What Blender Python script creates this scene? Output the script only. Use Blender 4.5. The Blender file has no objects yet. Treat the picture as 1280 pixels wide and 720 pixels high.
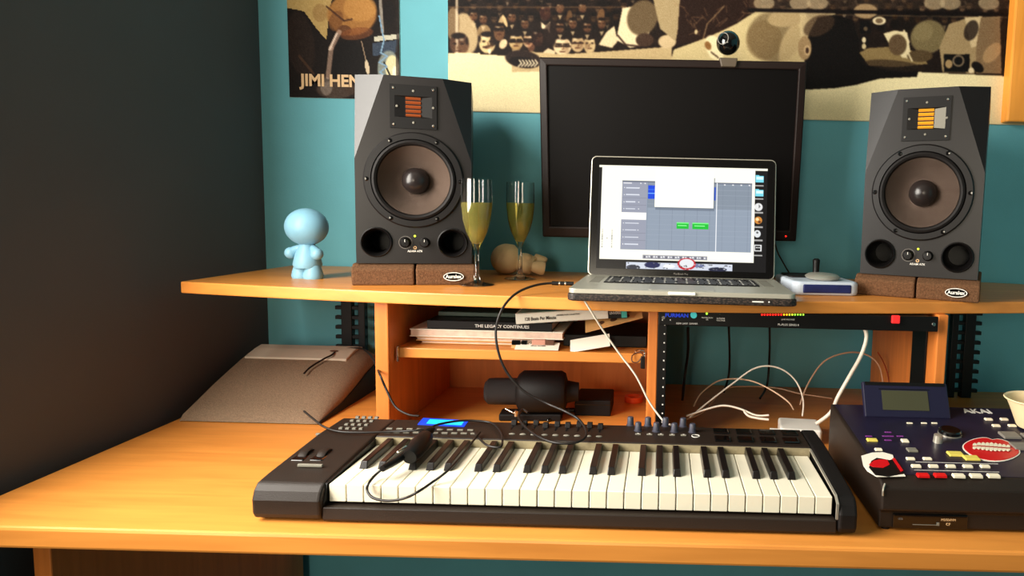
import bpy, bmesh, math, random
import numpy as np
from mathutils import Vector, Matrix, Euler
random.seed(7)
rng = np.random.default_rng(5)
COL = bpy.context.scene.collection
# ------------------------------------------------------------------ camera model (photo pixels 1280x720)
F, CX, CY, EYE = 833.0, 824.0, 345.0, 1.16
RM = (Matrix.Rotation(math.radians(90 - 5.5), 3, 'X') @ Matrix.Rotation(math.radians(1.43), 3, 'Z'))

def at(px, py, X=None, Y=None, Z=None):
    d = RM @ Vector(((px - CX) / F, -(py - CY) / F, -1))
    t = Y / d.y if Y is not None else (X / d.x if X is not None else (Z - EYE) / d.z)
    return d * t + Vector((0, 0, EYE))

RN = np.array(RM)
def proj(P):
    c = (P - np.array([0, 0, EYE])) @ RN
    return CX + F * c[..., 0] / -c[..., 2], CY - F * c[..., 1] / -c[..., 2]

# ------------------------------------------------------------------ colours and materials
def lin(c):
    return tuple(((v / 255) / 12.92 if v / 255 <= .04045 else ((v / 255 + .055) / 1.055) ** 2.4) for v in c)

def mat(name, rgb, rough=.5, metal=0, spec=.5, noise=0, nscale=40, bump=0, bscale=400, emit=None, estr=0,
        trans=0, ior=1.45, coat=0, sheen=0):
    m = bpy.data.materials.new(name); m.use_nodes = True
    nt = m.node_tree; b = nt.nodes['Principled BSDF']
    c = lin(rgb)
    b.inputs['Base Color'].default_value = (*c, 1)
    b.inputs['Roughness'].default_value = rough
    b.inputs['Metallic'].default_value = metal
    b.inputs['Specular IOR Level'].default_value = spec
    b.inputs['IOR'].default_value = ior
    b.inputs['Transmission Weight'].default_value = trans
    b.inputs['Coat Weight'].default_value = coat
    b.inputs['Sheen Weight'].default_value = sheen
    if emit:
        b.inputs['Emission Color'].default_value = (*lin(emit), 1)
        b.inputs['Emission Strength'].default_value = estr
    if noise or bump:
        tc = nt.nodes.new('ShaderNodeTexCoord')
    if noise:
        n = nt.nodes.new('ShaderNodeTexNoise'); n.inputs['Scale'].default_value = nscale
        n.inputs['Detail'].default_value = 5
        nt.links.new(tc.outputs['Object'], n.inputs['Vector'])
        r = nt.nodes.new('ShaderNodeValToRGB')
        r.color_ramp.elements[0].position = .3; r.color_ramp.elements[1].position = .7
        r.color_ramp.elements[0].color = (*[v * (1 - noise) for v in c], 1)
        r.color_ramp.elements[1].color = (*[min(1, v * (1 + noise)) for v in c], 1)
        nt.links.new(n.outputs['Fac'], r.inputs['Fac'])
        nt.links.new(r.outputs['Color'], b.inputs['Base Color'])
    if bump:
        n2 = nt.nodes.new('ShaderNodeTexNoise'); n2.inputs['Scale'].default_value = bscale
        nt.links.new(tc.outputs['Object'], n2.inputs['Vector'])
        bp = nt.nodes.new('ShaderNodeBump'); bp.inputs['Strength'].default_value = bump
        bp.inputs['Distance'].default_value = .002
        nt.links.new(n2.outputs['Fac'], bp.inputs['Height'])
        nt.links.new(bp.outputs['Normal'], b.inputs['Normal'])
    return m

def wood(name, rgb, rough=.38, amt=.16, scale=(3, 34, 34)):
    m = mat(name, rgb, rough)
    nt = m.node_tree; b = nt.nodes['Principled BSDF']; c = lin(rgb)
    tc = nt.nodes.new('ShaderNodeTexCoord'); mp = nt.nodes.new('ShaderNodeMapping')
    mp.inputs['Scale'].default_value = scale
    n = nt.nodes.new('ShaderNodeTexNoise'); n.inputs['Scale'].default_value = 1.6; n.inputs['Detail'].default_value = 7
    n.inputs['Distortion'].default_value = .6
    r = nt.nodes.new('ShaderNodeValToRGB')
    r.color_ramp.elements[0].position = .32; r.color_ramp.elements[1].position = .66
    r.color_ramp.elements[0].color = (c[0] * (1 - amt), c[1] * (1 - amt * 1.5), c[2] * (1 - amt * 2), 1)
    r.color_ramp.elements[1].color = (min(1, c[0] * (1 + amt)), min(1, c[1] * (1 + amt)), c[2] * (1 + amt), 1)
    nt.links.new(tc.outputs['Object'], mp.inputs['Vector']); nt.links.new(mp.outputs['Vector'], n.inputs['Vector'])
    nt.links.new(n.outputs['Fac'], r.inputs['Fac']); nt.links.new(r.outputs['Color'], b.inputs['Base Color'])
    return m

def paint_mat(name, emit=0, rough=.35):
    m = bpy.data.materials.new(name); m.use_nodes = True
    nt = m.node_tree; b = nt.nodes['Principled BSDF']
    a = nt.nodes.new('ShaderNodeVertexColor'); a.layer_name = 'Print'
    b.inputs['Roughness'].default_value = rough
    b.inputs['Specular IOR Level'].default_value = .15
    if emit:
        b.inputs['Base Color'].default_value = (.01, .01, .01, 1)
        nt.links.new(a.outputs['Color'], b.inputs['Emission Color'])
        b.inputs['Emission Strength'].default_value = emit
    else:
        nt.links.new(a.outputs['Color'], b.inputs['Base Color'])
    return m

M = dict(
    teal=mat('teal_wall_paint', (100, 170, 182), .75, noise=.05, nscale=9, bump=.12, bscale=260),
    charcoal=mat('charcoal_wall_paint', (80, 80, 81), .85, noise=.03, nscale=6, bump=.1, bscale=260),
    ceil=mat('ceiling_paint', (150, 146, 138), .9, noise=.03),
    floor=wood('dark_floor_boards', (38, 28, 22), .6, .2, (30, 2, 30)),
    beech=wood('beech_laminate', (214, 139, 62), .36, .09),
    beech_v=wood('beech_laminate_upright', (212, 124, 54), .42, .10, (34, 34, 3)),
    board=wood('golden_pine_board', (244, 160, 62), .4, .10, (30, 30, 3)),
    blk=mat('black_plastic', (10, 8, 8), .42, spec=.35, noise=.15, nscale=60),
    blkm=mat('matte_black_plastic', (15, 11, 10), .6, spec=.3, bump=.2, bscale=900),
    blkg=mat('gloss_black_plastic', (10, 9, 9), .12, coat=.4),
    brownblk=mat('brown_black_case', (34, 25, 19), .5, spec=.4, bump=.2, bscale=900),
    vinyl=mat('speaker_cabinet_paint', (17, 13, 14), .35, spec=.6, bump=.04, bscale=1300),
    ring=mat('speaker_flange', (16, 13, 13), .45, spec=.4),
    cone=mat('woven_cone', (96, 80, 70), .36, metal=.75, bump=.7, bscale=1500),
    cap=mat('dust_cap', (34, 28, 27), .28),
    gold=mat('golden_ribbon', (250, 176, 50), .35, metal=.35, emit=(255, 150, 30), estr=0),
    silver=mat('brushed_aluminium', (196, 190, 176), .34, metal=.65),
    alu=mat('laptop_aluminium', (178, 174, 160), .4, metal=.45, bump=.05),
    steel=mat('bright_steel', (210, 205, 195), .22, metal=1),
    grey=mat('grey_plastic', (120, 116, 104), .6, bump=.1),
    felt=mat('grey_key_felt', (146, 134, 104), .7, noise=.1, nscale=200),
    ivory=mat('ivory_key_plastic', (238, 231, 208), .3, coat=.2),
    ebony=mat('black_key_plastic', (20, 16, 15), .3),
    white=mat('white_plastic', (240, 236, 226), .4),
    cream=mat('cream_vinyl', (232, 200, 150), .5, noise=.04),
    bluevinyl=mat('pale_blue_vinyl', (128, 178, 200), .45, noise=.12, nscale=14),
    foam=mat('brown_acoustic_foam', (104, 74, 52), .95, spec=.1, noise=.3, nscale=320, bump=.8, bscale=600),
    paper=mat('white_paper', (238, 230, 214), .7),
    pages=mat('book_pages', (226, 196, 176), .8, noise=.12, nscale=90),
    bookblk=mat('black_book_cover', (12, 8, 8), .4, spec=.3),
    bookwhite=mat('white_book_cover', (226, 222, 206), .4),
    bookgreen=mat('teal_book_print', (120, 160, 140), .4, noise=.35, nscale=70),
    tealp=mat('teal_print', (60, 170, 160), .4),
    tan=mat('tan_card', (210, 160, 100), .7, noise=.1),
    redp=mat('red_print', (200, 14, 24), .35),
    redb=mat('red_button', (214, 22, 22), .35),
    yellowb=mat('yellow_button', (226, 206, 96), .4),
    purple=mat('purple_print', (120, 50, 130), .5),
    creamb=mat('cream_button', (236, 226, 200), .4),
    navy=mat('navy_panel', (26, 22, 44), .4, noise=.2),
    navyb=mat('navy_blue_plastic', (28, 36, 84), .4, noise=.3, nscale=60),
    slate=mat('slate_knob', (60, 61, 74), .45),
    olive=mat('olive_lcd', (66, 66, 48), .3),
    lcd=mat('blue_lcd', (4, 20, 90), .3, emit=(0, 80, 255), estr=1.1),
    lcdc=mat('cyan_lcd', (4, 60, 90), .3, emit=(20, 225, 255), estr=1.3),
    cable=mat('black_rubber_cable', (22, 17, 15), .45),
    cablew=mat('white_rubber_cable', (232, 218, 200), .4),
    cableb=mat('beige_rubber_cable', (196, 160, 130), .45),
    cabler=mat('red_brown_cable', (150, 50, 20), .45),
    orange=mat('orange_plastic', (230, 80, 30), .4),
    champagne=mat('champagne_wine', (255, 240, 130), .03, trans=.78, ior=1.33),
    glass=mat('clear_glass', (252, 252, 250), .01, trans=1, ior=1.45),
    screenoff=mat('dark_monitor_screen', (5, 3, 3), .5, spec=.15),
    monbez=mat('monitor_bezel', (28, 17, 14), .45, spec=.3, bump=.1),
    amp=mat('grey_plastic_lid', (190, 176, 156), .6, noise=.05, nscale=20),
    ampb=mat('textured_brown_grey_case', (128, 106, 84), .8, noise=.16, nscale=260, bump=.6, bscale=500),
    leather=mat('brown_leather', (90, 54, 34), .6),
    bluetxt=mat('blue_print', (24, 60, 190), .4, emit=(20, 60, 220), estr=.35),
    whitetxt=mat('white_print', (225, 222, 214), .5),
    greytxt=mat('grey_print', (110, 104, 98), .5),
    sand=mat('cream_letter_print', (214, 176, 128), .5),
    darktxt=mat('dark_print', (50, 44, 42), .5),
    cyank=mat('cyan_push_button', (70, 180, 180), .4, emit=(60, 190, 190), estr=.35),
    bowl=mat('cream_paper_bowl', (236, 214, 170), .6),
    broth=mat('brown_inside', (190, 130, 60), .5),
    padg=mat('grey_rubber_pad', (120, 114, 106), .7),
    satin=mat('satin_glass', (10, 9, 9), .18),
    plate=mat('tweeter_plate', (8, 6, 6), .5, spec=.3),
)
def led(name, rgb, s):
    return mat(name, rgb, .4, emit=rgb, estr=s)
M['led_red'] = led('red_led', (255, 30, 20), 3); M['led_amber'] = led('amber_led', (255, 170, 20), 2.5)
M['led_green'] = led('green_led', (150, 240, 60), 2); M['led_yellow'] = led('yellow_green_led', (210, 235, 50), 2.2)
M['led_dim'] = mat('unlit_led', (40, 60, 36), .4)

# ------------------------------------------------------------------ mesh building
class MB:
    def __init__(s): s.v = []; s.f = []; s.m = []; s.smooth = []
    def add(s, vs, fs, T=None, mi=0, smooth=False):
        b = len(s.v)
        for p in vs:
            p = Vector(p); s.v.append(T @ p if T else p)
        for f in fs: s.f.append([b + i for i in f]); s.m.append(mi); s.smooth.append(smooth)
    def box(s, x0, x1, y0, y1, z0, z1, T=None, mi=0, taper=None):
        tx, ty = (taper or (0, 0))
        vs = [(x0, y0, z0), (x1, y0, z0), (x1, y1, z0), (x0, y1, z0),
              (x0 + tx, y0 + ty, z1), (x1 - tx, y0 + ty, z1), (x1 - tx, y1 - ty, z1), (x0 + tx, y1 - ty, z1)]
        s.add(vs, [(0, 3, 2, 1), (4, 5, 6, 7), (0, 1, 5, 4), (1, 2, 6, 5), (2, 3, 7, 6), (3, 0, 4, 7)], T, mi)
    def prism(s, pts, a, b, axis='z', T=None, mi=0):
        n = len(pts)
        def P(p, t):
            return {'z': (p[0], p[1], t), 'y': (p[0], t, p[1]), 'x': (t, p[0], p[1])}[axis]
        s.add([P(p, a) for p in pts] + [P(p, b) for p in pts],
              [tuple(range(n))[::-1], tuple(range(n, 2 * n))] + [(i, (i + 1) % n, n + (i + 1) % n, n + i) for i in range(n)], T, mi)
    def lathe(s, prof, n=32, T=None, mi=0, smooth=True, axis='z', cap=True):
        vs, fs = [], []
        for r, h in prof:
            for k in range(n):
                a = 2 * math.pi * k / n
                x, y = r * math.cos(a), r * math.sin(a)
                vs.append({'z': (x, y, h), 'y': (x, h, y), 'x': (h, x, y)}[axis])
        for i in range(len(prof) - 1):
            for k in range(n):
                k2 = (k + 1) % n
                fs.append((i * n + k, i * n + k2, (i + 1) * n + k2, (i + 1) * n + k))
        if cap and prof[0][0] > 1e-6: fs.append(tuple(range(n))[::-1])
        if cap and prof[-1][0] > 1e-6: fs.append(tuple(range((len(prof) - 1) * n, len(prof) * n)))
        s.add(vs, fs, T, mi, smooth)
    def ring(s, prof, n=40, T=None, mi=0, axis='z'):   # closed profile swept round (no caps)
        vs, fs = [], []; m = len(prof)
        for r, h in prof:
            for k in range(n):
                a = 2 * math.pi * k / n; x, y = r * math.cos(a), r * math.sin(a)
                vs.append({'z': (x, y, h), 'y': (x, h, y)}[axis])
        for i in range(m):
            j = (i + 1) % m
            for k in range(n):
                k2 = (k + 1) % n; fs.append((i * n + k, i * n + k2, j * n + k2, j * n + k))
        s.add(vs, fs, T, mi, True)
    def ball(s, c, r, T=None, mi=0, n=24):
        rx, ry, rz = r if isinstance(r, tuple) else (r, r, r)
        vs, fs = [], []; m = n // 2
        for i in range(m + 1):
            t = math.pi * i / m
            for k in range(n):
                a = 2 * math.pi * k / n
                vs.append((c[0] + rx * math.sin(t) * math.cos(a), c[1] + ry * math.sin(t) * math.sin(a), c[2] + rz * math.cos(t)))
        for i in range(m):
            for k in range(n):
                k2 = (k + 1) % n; fs.append((i * n + k, (i + 1) * n + k, (i + 1) * n + k2, i * n + k2))
        s.add(vs, fs, T, mi, True)
    def tube(s, pts, r, n=10, T=None, mi=0, samp=8):
        P = spline([Vector(p) for p in pts], samp)
        rr = r if callable(r) else (lambda t: r)
        up = Vector((0, 0, 1)); vs, fs = [], []
        prev = None
        for i, p in enumerate(P):
            d = (P[min(i + 1, len(P) - 1)] - P[max(i - 1, 0)]).normalized()
            if prev is None:
                a = d.cross(up) if abs(d.dot(up)) < .9 else d.cross(Vector((1, 0, 0)))
            else:
                a = prev - d * prev.dot(d)
            a.normalize(); prev = a; b = d.cross(a); q = rr(i / (len(P) - 1))
            for k in range(n):
                t = 2 * math.pi * k / n; vs.append(p + (a * math.cos(t) + b * math.sin(t)) * q)
        for i in range(len(P) - 1):
            for k in range(n):
                k2 = (k + 1) % n; fs.append((i * n + k, i * n + k2, (i + 1) * n + k2, (i + 1) * n + k))
        fs.append(tuple(range(n))[::-1]); fs.append(tuple(range((len(P) - 1) * n, len(P) * n)))
        s.add(vs, fs, T, mi, True)
    def build(s, name, m, parent=None, bevel=0, T=None, segs=2, fix=True):
        me = bpy.data.meshes.new(name)
        me.from_pydata([tuple(v) for v in s.v], [], s.f)
        ms = m if isinstance(m, (list, tuple)) else [m]
        for q in ms: me.materials.append(M[q] if isinstance(q, str) else q)
        for p, mi, sm in zip(me.polygons, s.m, s.smooth): p.material_index = mi; p.use_smooth = sm
        if fix:
            bm = bmesh.new(); bm.from_mesh(me); bmesh.ops.recalc_face_normals(bm, faces=bm.faces); bm.to_mesh(me); bm.free()
        if any(s.smooth): me.set_sharp_from_angle(angle=math.radians(38))
        o = bpy.data.objects.new(name, me); COL.objects.link(o)
        if parent: o.parent = parent
        if T is not None: o.matrix_local = T
        if bevel:
            b = o.modifiers.new('bevel', 'BEVEL'); b.width = bevel; b.segments = segs; b.limit_method = 'ANGLE'
            b.angle_limit = math.radians(35); b.harden_normals = False
        return o

def spline(P, samp):
    if len(P) < 3: return P
    out = []
    for i in range(len(P) - 1):
        a, b, c, d = P[max(i - 1, 0)], P[i], P[i + 1], P[min(i + 2, len(P) - 1)]
        for k in range(samp):
            t = k / samp
            out.append(.5 * ((2 * b) + (c - a) * t + (2 * a - 5 * b + 4 * c - d) * t * t + (3 * b - a - 3 * c + d) * t ** 3))
    out.append(P[-1]); return out

def tag(o, label, cat, group=None):
    o['label'] = label; o['category'] = cat
    if group: o['group'] = group
    return o
def thing(name, label, cat, loc=(0, 0, 0), rot=0, group=None, T=None):
    o = bpy.data.objects.new(name, None); COL.objects.link(o); o.empty_display_size = .02
    if T is not None: o.matrix_world = T
    else: o.location = loc; o.rotation_euler = (0, 0, rot)
    return tag(o, label, cat, group)
def struct(o): o['kind'] = 'structure'; return o

def text(name, body, size, m, T, parent, depth=.0004, bold=0, align='CENTER', sx=1, label=None):
    c = bpy.data.curves.new('t', 'FONT'); c.body = body; c.size = size; c.extrude = depth; c.offset = bold
    c.align_x = align; c.align_y = 'CENTER'; c.resolution_u = 2
    o = bpy.data.objects.new('t', c); COL.objects.link(o)
    dg = bpy.context.evaluated_depsgraph_get()
    me = bpy.data.meshes.new_from_object(o.evaluated_get(dg)); me.name = name
    bpy.data.objects.remove(o); bpy.data.curves.remove(c)
    me.transform(Matrix.Diagonal((sx, 1, 1, 1))); me.materials.clear(); me.materials.append(M[m])
    r = bpy.data.objects.new(name, me); COL.objects.link(r); r.parent = parent; r.matrix_local = T
    if label: r['label'] = label
    return r
def FACE(x, y, z, rx=90, rz=0):   # text standing, facing -y
    return Matrix.Translation((x, y, z)) @ Matrix.Rotation(math.radians(rz), 4, 'Z') @ Matrix.Rotation(math.radians(rx), 4, 'X')

# ------------------------------------------------------------------ painter for printed or displayed pictures
class Canvas:
    def __init__(s, x0, x1, y0, y1, nx, ny, bg):
        s.x, s.y = np.meshgrid(np.linspace(x0, x1, nx), np.linspace(y0, y1, ny)); s.c = np.ones((ny, nx, 3)) * np.array(bg)
    @classmethod
    def on(cls, X, Y, bg):
        o = cls.__new__(cls); o.x, o.y = X, Y; o.c = np.ones(X.shape + (3,)) * np.array(bg, float); return o
    def put(s, a, col):
        a = np.clip(a, 0, 1)[..., None]; s.c = s.c * (1 - a) + np.array(col, float) * a
    def win(s, x0, x1, y0, y1):      # the part of the sheet a small mark can touch
        h, w = s.x.shape; m = 16 if h > 200 and w > 60 else 4
        cs = np.nonzero((s.x[h // 2] > x0 - m) & (s.x[h // 2] < x1 + m))[0]; rs = np.nonzero((s.y[:, w // 2] > y0 - m) & (s.y[:, w // 2] < y1 + m))[0]
        if not len(cs) or not len(rs): return None
        sl = (slice(rs[0], rs[-1] + 1), slice(cs[0], cs[-1] + 1)); o = Canvas.__new__(Canvas); o.x, o.y, o.c = s.x[sl], s.y[sl], s.c[sl]; o.sl = sl; o.sub = True; return o
    def ell(s, cx, cy, rx, ry, col, ang=0, soft=.12, al=1):
        if not getattr(s, 'sub', 0):
            r = max(rx, ry); o = s.win(cx - r, cx + r, cy - r, cy + r)
            if o: o.ell(cx, cy, rx, ry, col, ang, soft, al); s.c[o.sl] = o.c
            return
        t = math.radians(ang); dx, dy = s.x - cx, s.y - cy
        u = (dx * math.cos(t) + dy * math.sin(t)) / rx; v = (-dx * math.sin(t) + dy * math.cos(t)) / ry
        s.put((1 - np.sqrt(u * u + v * v)) / soft * al if al == 1 else np.clip((1 - np.sqrt(u * u + v * v)) / soft, 0, 1) * al, col)
    def poly(s, pts, col, al=1):
        ins = np.zeros(s.x.shape, bool); n = len(pts)
        for i in range(n):
            (x1, y1), (x2, y2) = pts[i], pts[(i + 1) % n]
            if y1 == y2: continue
            c = ((y1 > s.y) != (y2 > s.y)) & (s.x < (x2 - x1) * (s.y - y1) / (y2 - y1) + x1)
            ins ^= c
        s.put(ins * al, col)
    def rect(s, x0, y0, x1, y1, col, al=1):
        s.put(((s.x >= x0) & (s.x <= x1) & (s.y >= y0) & (s.y <= y1)) * al, col)
    def line(s, pts, w, col, al=1):
        if not getattr(s, 'sub', 0):
            o = s.win(min(p[0] for p in pts) - w, max(p[0] for p in pts) + w, min(p[1] for p in pts) - w, max(p[1] for p in pts) + w)
            if o: o.line(pts, w, col, al); s.c[o.sl] = o.c
            return
        for (x1, y1), (x2, y2) in zip(pts[:-1], pts[1:]):
            dx, dy = x2 - x1, y2 - y1; L = dx * dx + dy * dy + 1e-9
            t = np.clip(((s.x - x1) * dx + (s.y - y1) * dy) / L, 0, 1)
            d = np.hypot(s.x - x1 - t * dx, s.y - y1 - t * dy); s.put(np.clip((w / 2 - d) / max(w * .25, .4) + .5, 0, 1) * al, col)
    def blur(s, k):
        for _ in range(k):
            for ax in (0, 1): s.c = .5 * s.c + .25 * (np.roll(s.c, 1, ax) + np.roll(s.c, -1, ax))
    def grain(s, a):
        s.c = 255 * (np.clip(s.c, 0, 255) / 255) ** 1.42
        n = rng.normal(0, a, s.x.shape); s.c += n[..., None]; s.c = np.clip(s.c, 0, 255)

def picture(name, cnv, P, m, parent):
    """P: (ny,nx,3) vertex positions of the printed surface, cnv colours per vertex"""
    ny, nx = P.shape[:2]
    idx = np.arange(ny * nx).reshape(ny, nx)
    fs = np.stack([idx[:-1, :-1], idx[1:, :-1], idx[1:, 1:], idx[:-1, 1:]], -1).reshape(-1, 4)
    me = bpy.data.meshes.new(name); me.from_pydata(P.reshape(-1, 3).tolist(), [], fs.tolist())
    a = me.color_attributes.new('Print', 'FLOAT_COLOR', 'POINT')
    c = np.clip(cnv.c, 0, 255) / 255; c = np.where(c <= .04045, c / 12.92, ((c + .055) / 1.055) ** 2.4)
    a.data.foreach_set('color', np.concatenate([c, np.ones(c.shape[:2] + (1,))], -1).reshape(-1).astype(np.float32))
    me.materials.append(m); o = bpy.data.objects.new(name, me); COL.objects.link(o)
    if parent: o.parent = parent
    return o

# ================================================================== THE ROOM
WY, DZ, SZ = 1.57, .75, 1.014          # back wall, desk top, hutch top
XL, XR = -.93, 1.9
def slab(name, x0, x1, y0, y1, z0, z1, m):
    b = MB(); b.box(x0, x1, y0, y1, z0, z1); return struct(b.build(name, m))
slab('wall_back', XL - .1, XR + .1, WY, WY + .1, 0, 2.5, 'teal')
slab('floor', XL - .1, XR + .1, -2.6, WY + .1, -.08, 0, 'floor')
slab('ceiling', XL - .1, XR + .1, -2.6, WY + .1, 2.5, 2.58, 'ceil')
slab('wall_right', XR, XR + .1, -2.6, WY, 0, 2.5, 'teal')
slab('wall_front', XL - .1, XR + .1, -2.6, -2.5, 0, 2.5, 'charcoal')
WIN = (-.05, .91, .95, 2.1)           # window in the left wall, nearer than the picture's edge
b = MB()
b.box(XL - .1, XL, -2.5, WIN[0], 0, 2.5); b.box(XL - .1, XL, WIN[1], WY, 0, 2.5)
b.box(XL - .1, XL, WIN[0], WIN[1], 0, WIN[2]); b.box(XL - .1, XL, WIN[0], WIN[1], WIN[3], 2.5)
struct(b.build('wall_left', 'charcoal'))
b = MB()
for (y0, y1, z0, z1) in ((WIN[0], WIN[0] + .05, WIN[2], WIN[3]), (WIN[1] - .05, WIN[1], WIN[2], WIN[3]), (WIN[0], WIN[1], WIN[2], WIN[2] + .05),
                         (WIN[0], WIN[1], WIN[3] - .05, WIN[3]), ((WIN[0] + WIN[1]) / 2 - .02, (WIN[0] + WIN[1]) / 2 + .02, WIN[2], WIN[3])):
    b.box(XL - .08, XL - .03, y0, y1, z0, z1)
struct(b.build('window_1', 'white', bevel=.004))

# ================================================================== POSTERS
PM = paint_mat('poster_print', rough=.6)
def wall_grid(x0, x1, z0, z1, y, step, curl=0):
    nx, nz = int((x1 - x0) / step), int((z1 - z0) / step)
    X, Z = np.meshgrid(np.linspace(x0, x1, nx), np.linspace(z1, z0, nz))
    return np.stack([X, np.full_like(X, y), Z], -1)

def poster_sheet(root, x0, x1, z0, z1, y0):
    b = MB(); b.box(x0, x1, y0, WY, z0, z1); b.build('sheet', 'paper', root)

# --- wide black and white boxing poster
px0, px1, pz0, pz1 = -.496, .86, 1.380, 1.70
root = thing('boxing_poster', 'wide sepia poster of boxers on canvas before a crowd, across the teal wall', 'poster', (0, 0, 0))
poster_sheet(root, px0, px1, pz0, pz1, WY - .003)
P = wall_grid(px0, px1, pz0, pz1, WY - .0035, .0013)
X, Y = proj(P)
c = Canvas.on(X, Y, (46, 32, 25))
for _ in range(420):        # crowd in the dark
    x = rng.uniform(560, 1290); y = rng.uniform(-60, 62); q = rng.uniform(8, 62)
    c.ell(x, y, rng.uniform(2, 9), rng.uniform(3, 10), (q + 30, q + 12, q + 4), rng.uniform(0, 180), .9, al=.5)
for row in range(7):
    for k in range(48):
        x = 556 + k * 15.5 + rng.uniform(-5, 5) + (row % 2) * 7; y = -56 + row * 13 + rng.uniform(-3, 3); q = rng.uniform(36, 100)
        c.ell(x, y + 11, 8, 7, (q * .45 + 12, q * .35 + 8, q * .3 + 6), 0, .4, al=.8)
        if rng.random() < .35: c.poly([(x - 2.5, y + 7), (x + 2.5, y + 7), (x, y + 13)], (q + 80, q + 62, q + 40), .7)
        c.ell(x, y, 4.6, 6.2, (q + 30, q + 8, q - 12), 0, .45, al=.9); c.ell(x - 1.2, y + 1, 2, 3, (q + 52, q + 28, q), 0, .8, al=.5)
        c.ell(x, y - 5, 5.2, 3.2, (28, 18, 15), 0, .5); c.line([(x - 3, y - .4), (x + 3, y - .4)], 1.3, (40, 24, 20), .7)
# canvas floor of the ring
c.poly([(540, 65), (690, 72), (1010, 84), (1150, 90), (1300, 97), (1300, 200), (540, 200)], (238, 226, 190))
# left spectators
c.ell(582, 42, 16, 28, (196, 176, 142), -10); c.ell(566, 30, 9, 22, (150, 128, 100)); c.ell(574, 55, 13, 14, (104, 76, 60)); c.ell(578, 60, 8, 8, (140, 108, 80), al=.6)
c.rect(555, 66, 600, 70, (238, 226, 190))
c.line([(571, -40), (571, 66)], 3.5, (236, 220, 194), .75)
c.ell(605, 40, 9, 10, (164, 140, 106)); c.ell(609, 54, 11, 13.5, (222, 202, 160)); c.ell(618, 48, 5, 11, (52, 38, 30), 20); c.line([(604, 59), (615, 57)], 2, (92, 66, 48)); c.ell(612, 64, 2, 4, (250, 236, 206))
c.ell(624, 40, 7.5, 12, (128, 96, 70)); c.line([(618, 36), (629, 36)], 3, (36, 24, 20)); c.ell(629, 55, 5, 7, (224, 204, 170), 30); c.ell(626, 27, 3, 9, (190, 166, 130), 20); c.ell(631, 26, 2.5, 9, (214, 190, 150), -20)
c.ell(645, 52, 9.5, 11, (206, 182, 140)); c.ell(645, 42, 9.5, 4, (44, 32, 26)); c.line([(637, 52), (655, 52)], 3, (56, 38, 30)); c.ell(645, 60, 6, 5, (180, 150, 108), al=.7)
c.ell(660, 51, 6.5, 9, (200, 172, 140)); c.line([(656, 52), (667, 52)], 3, (50, 32, 28)); c.ell(664, 59, 5, 6, (170, 124, 96), al=.6)
c.ell(681, 15, 7, 9, (92, 56, 42)); c.poly([(676, 27), (682, 32), (688, 26), (687, 42), (684, 36), (677, 36)], (226, 210, 180)); c.ell(672, 48, 8, 11, (66, 44, 36)); c.ell(692, 42, 13, 16, (60, 42, 36), al=.7)
c.poly([(678, 66), (685, 60), (694, 64), (694, 70), (678, 70)], (222, 204, 172))
c.ell(703, 58, 12, 12, (228, 208, 174)); c.line([(694, 58), (714, 58)], 2, (110, 84, 66)); c.ell(722, 55, 9, 11, (200, 176, 140)); c.line([(715, 54), (730, 54)], 2, (70, 48, 40))
c.ell(737, 56, 8, 12, (206, 184, 146)); c.ell(737, 46, 8, 4, (50, 34, 28)); c.ell(682, 18, 7, 8, (80, 50, 40))
c.ell(751, 20, 5, 10, (130, 100, 70), 10); c.ell(712, 22, 4, 10, (120, 92, 64))
def face(x, y, r, side=1, glasses=False):
    c.ell(x + side * r * .5, y + r * .2, r * .45, r * .95, (120, 88, 62), 0, .9, al=.5)
    c.ell(x, y - r * 1.02, r * .98, r * .42, (44, 30, 24), 0, .35); c.ell(x - side * r * .95, y - r * .45, r * .22, r * .6, (48, 33, 26), 0, .5, al=.8)
    for q in (-.42, .42): c.ell(x + q * r, y - r * .12, r * .28, r * .15, (58, 38, 30), 0, .5)
    if glasses:
        for q in (-.42, .42): c.line([(x + q * r - r * .3, y - r * .2), (x + q * r + r * .3, y - r * .2), (x + q * r + r * .3, y + r * .1), (x + q * r - r * .3, y + r * .1), (x + q * r - r * .3, y - r * .2)], 1.1, (36, 24, 20))
    c.line([(x + r * .05, y), (x + side * r * .16, y + r * .4), (x - r * .05, y + r * .42)], 1.2, (116, 84, 60), .8)
    c.line([(x - r * .28, y + r * .7), (x + r * .28, y + r * .68)], 1.3, (92, 56, 44), .9)
    c.ell(x - side * r * .35, y - r * .6, r * .4, r * .25, (250, 236, 206), 0, .9, al=.6)
face(609, 53, 10, 1); face(624, 38, 7, 1, True); face(645, 51, 9, 1, True); face(660, 50, 7, -1, True); face(703, 57, 11, 1, True); face(722, 54, 8.5, 1); face(737, 55, 8, -1); face(672, 46, 8, 1); face(681, 14, 6.5, 1); face(573, 56, 11, -1)
for x, y, r in ((592, 20, 6), (604, 24, 6), (640, 22, 6), (656, 30, 6), (700, 34, 6.5), (716, 30, 6), (734, 34, 6.5), (752, 30, 6), (700, 10, 6), (728, 10, 6)):
    c.ell(x, y, r * .95, r * 1.15, (140, 104, 76), 0, .3, al=.8); face(x, y, r, 1, r > 6); c.poly([(x - 3, y + r + 3), (x + 3, y + r + 3), (x, y + r + 9)], (210, 190, 156), .8)
# lying boxer's boot sole and leg, left
c.poly([(640, 62), (700, 68), (760, 64), (840, 58), (840, 86), (640, 90)], (206, 186, 148))
c.ell(654, 74, 24, 11.5, (64, 48, 42), 8); c.ell(655, 78, 20, 7, (34, 24, 22), 8)
for k in range(6): c.line([(649 + k * 4, 75), (652 + k * 4, 79), (648 + k * 4, 83)], 1.8, (240, 228, 200))
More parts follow.
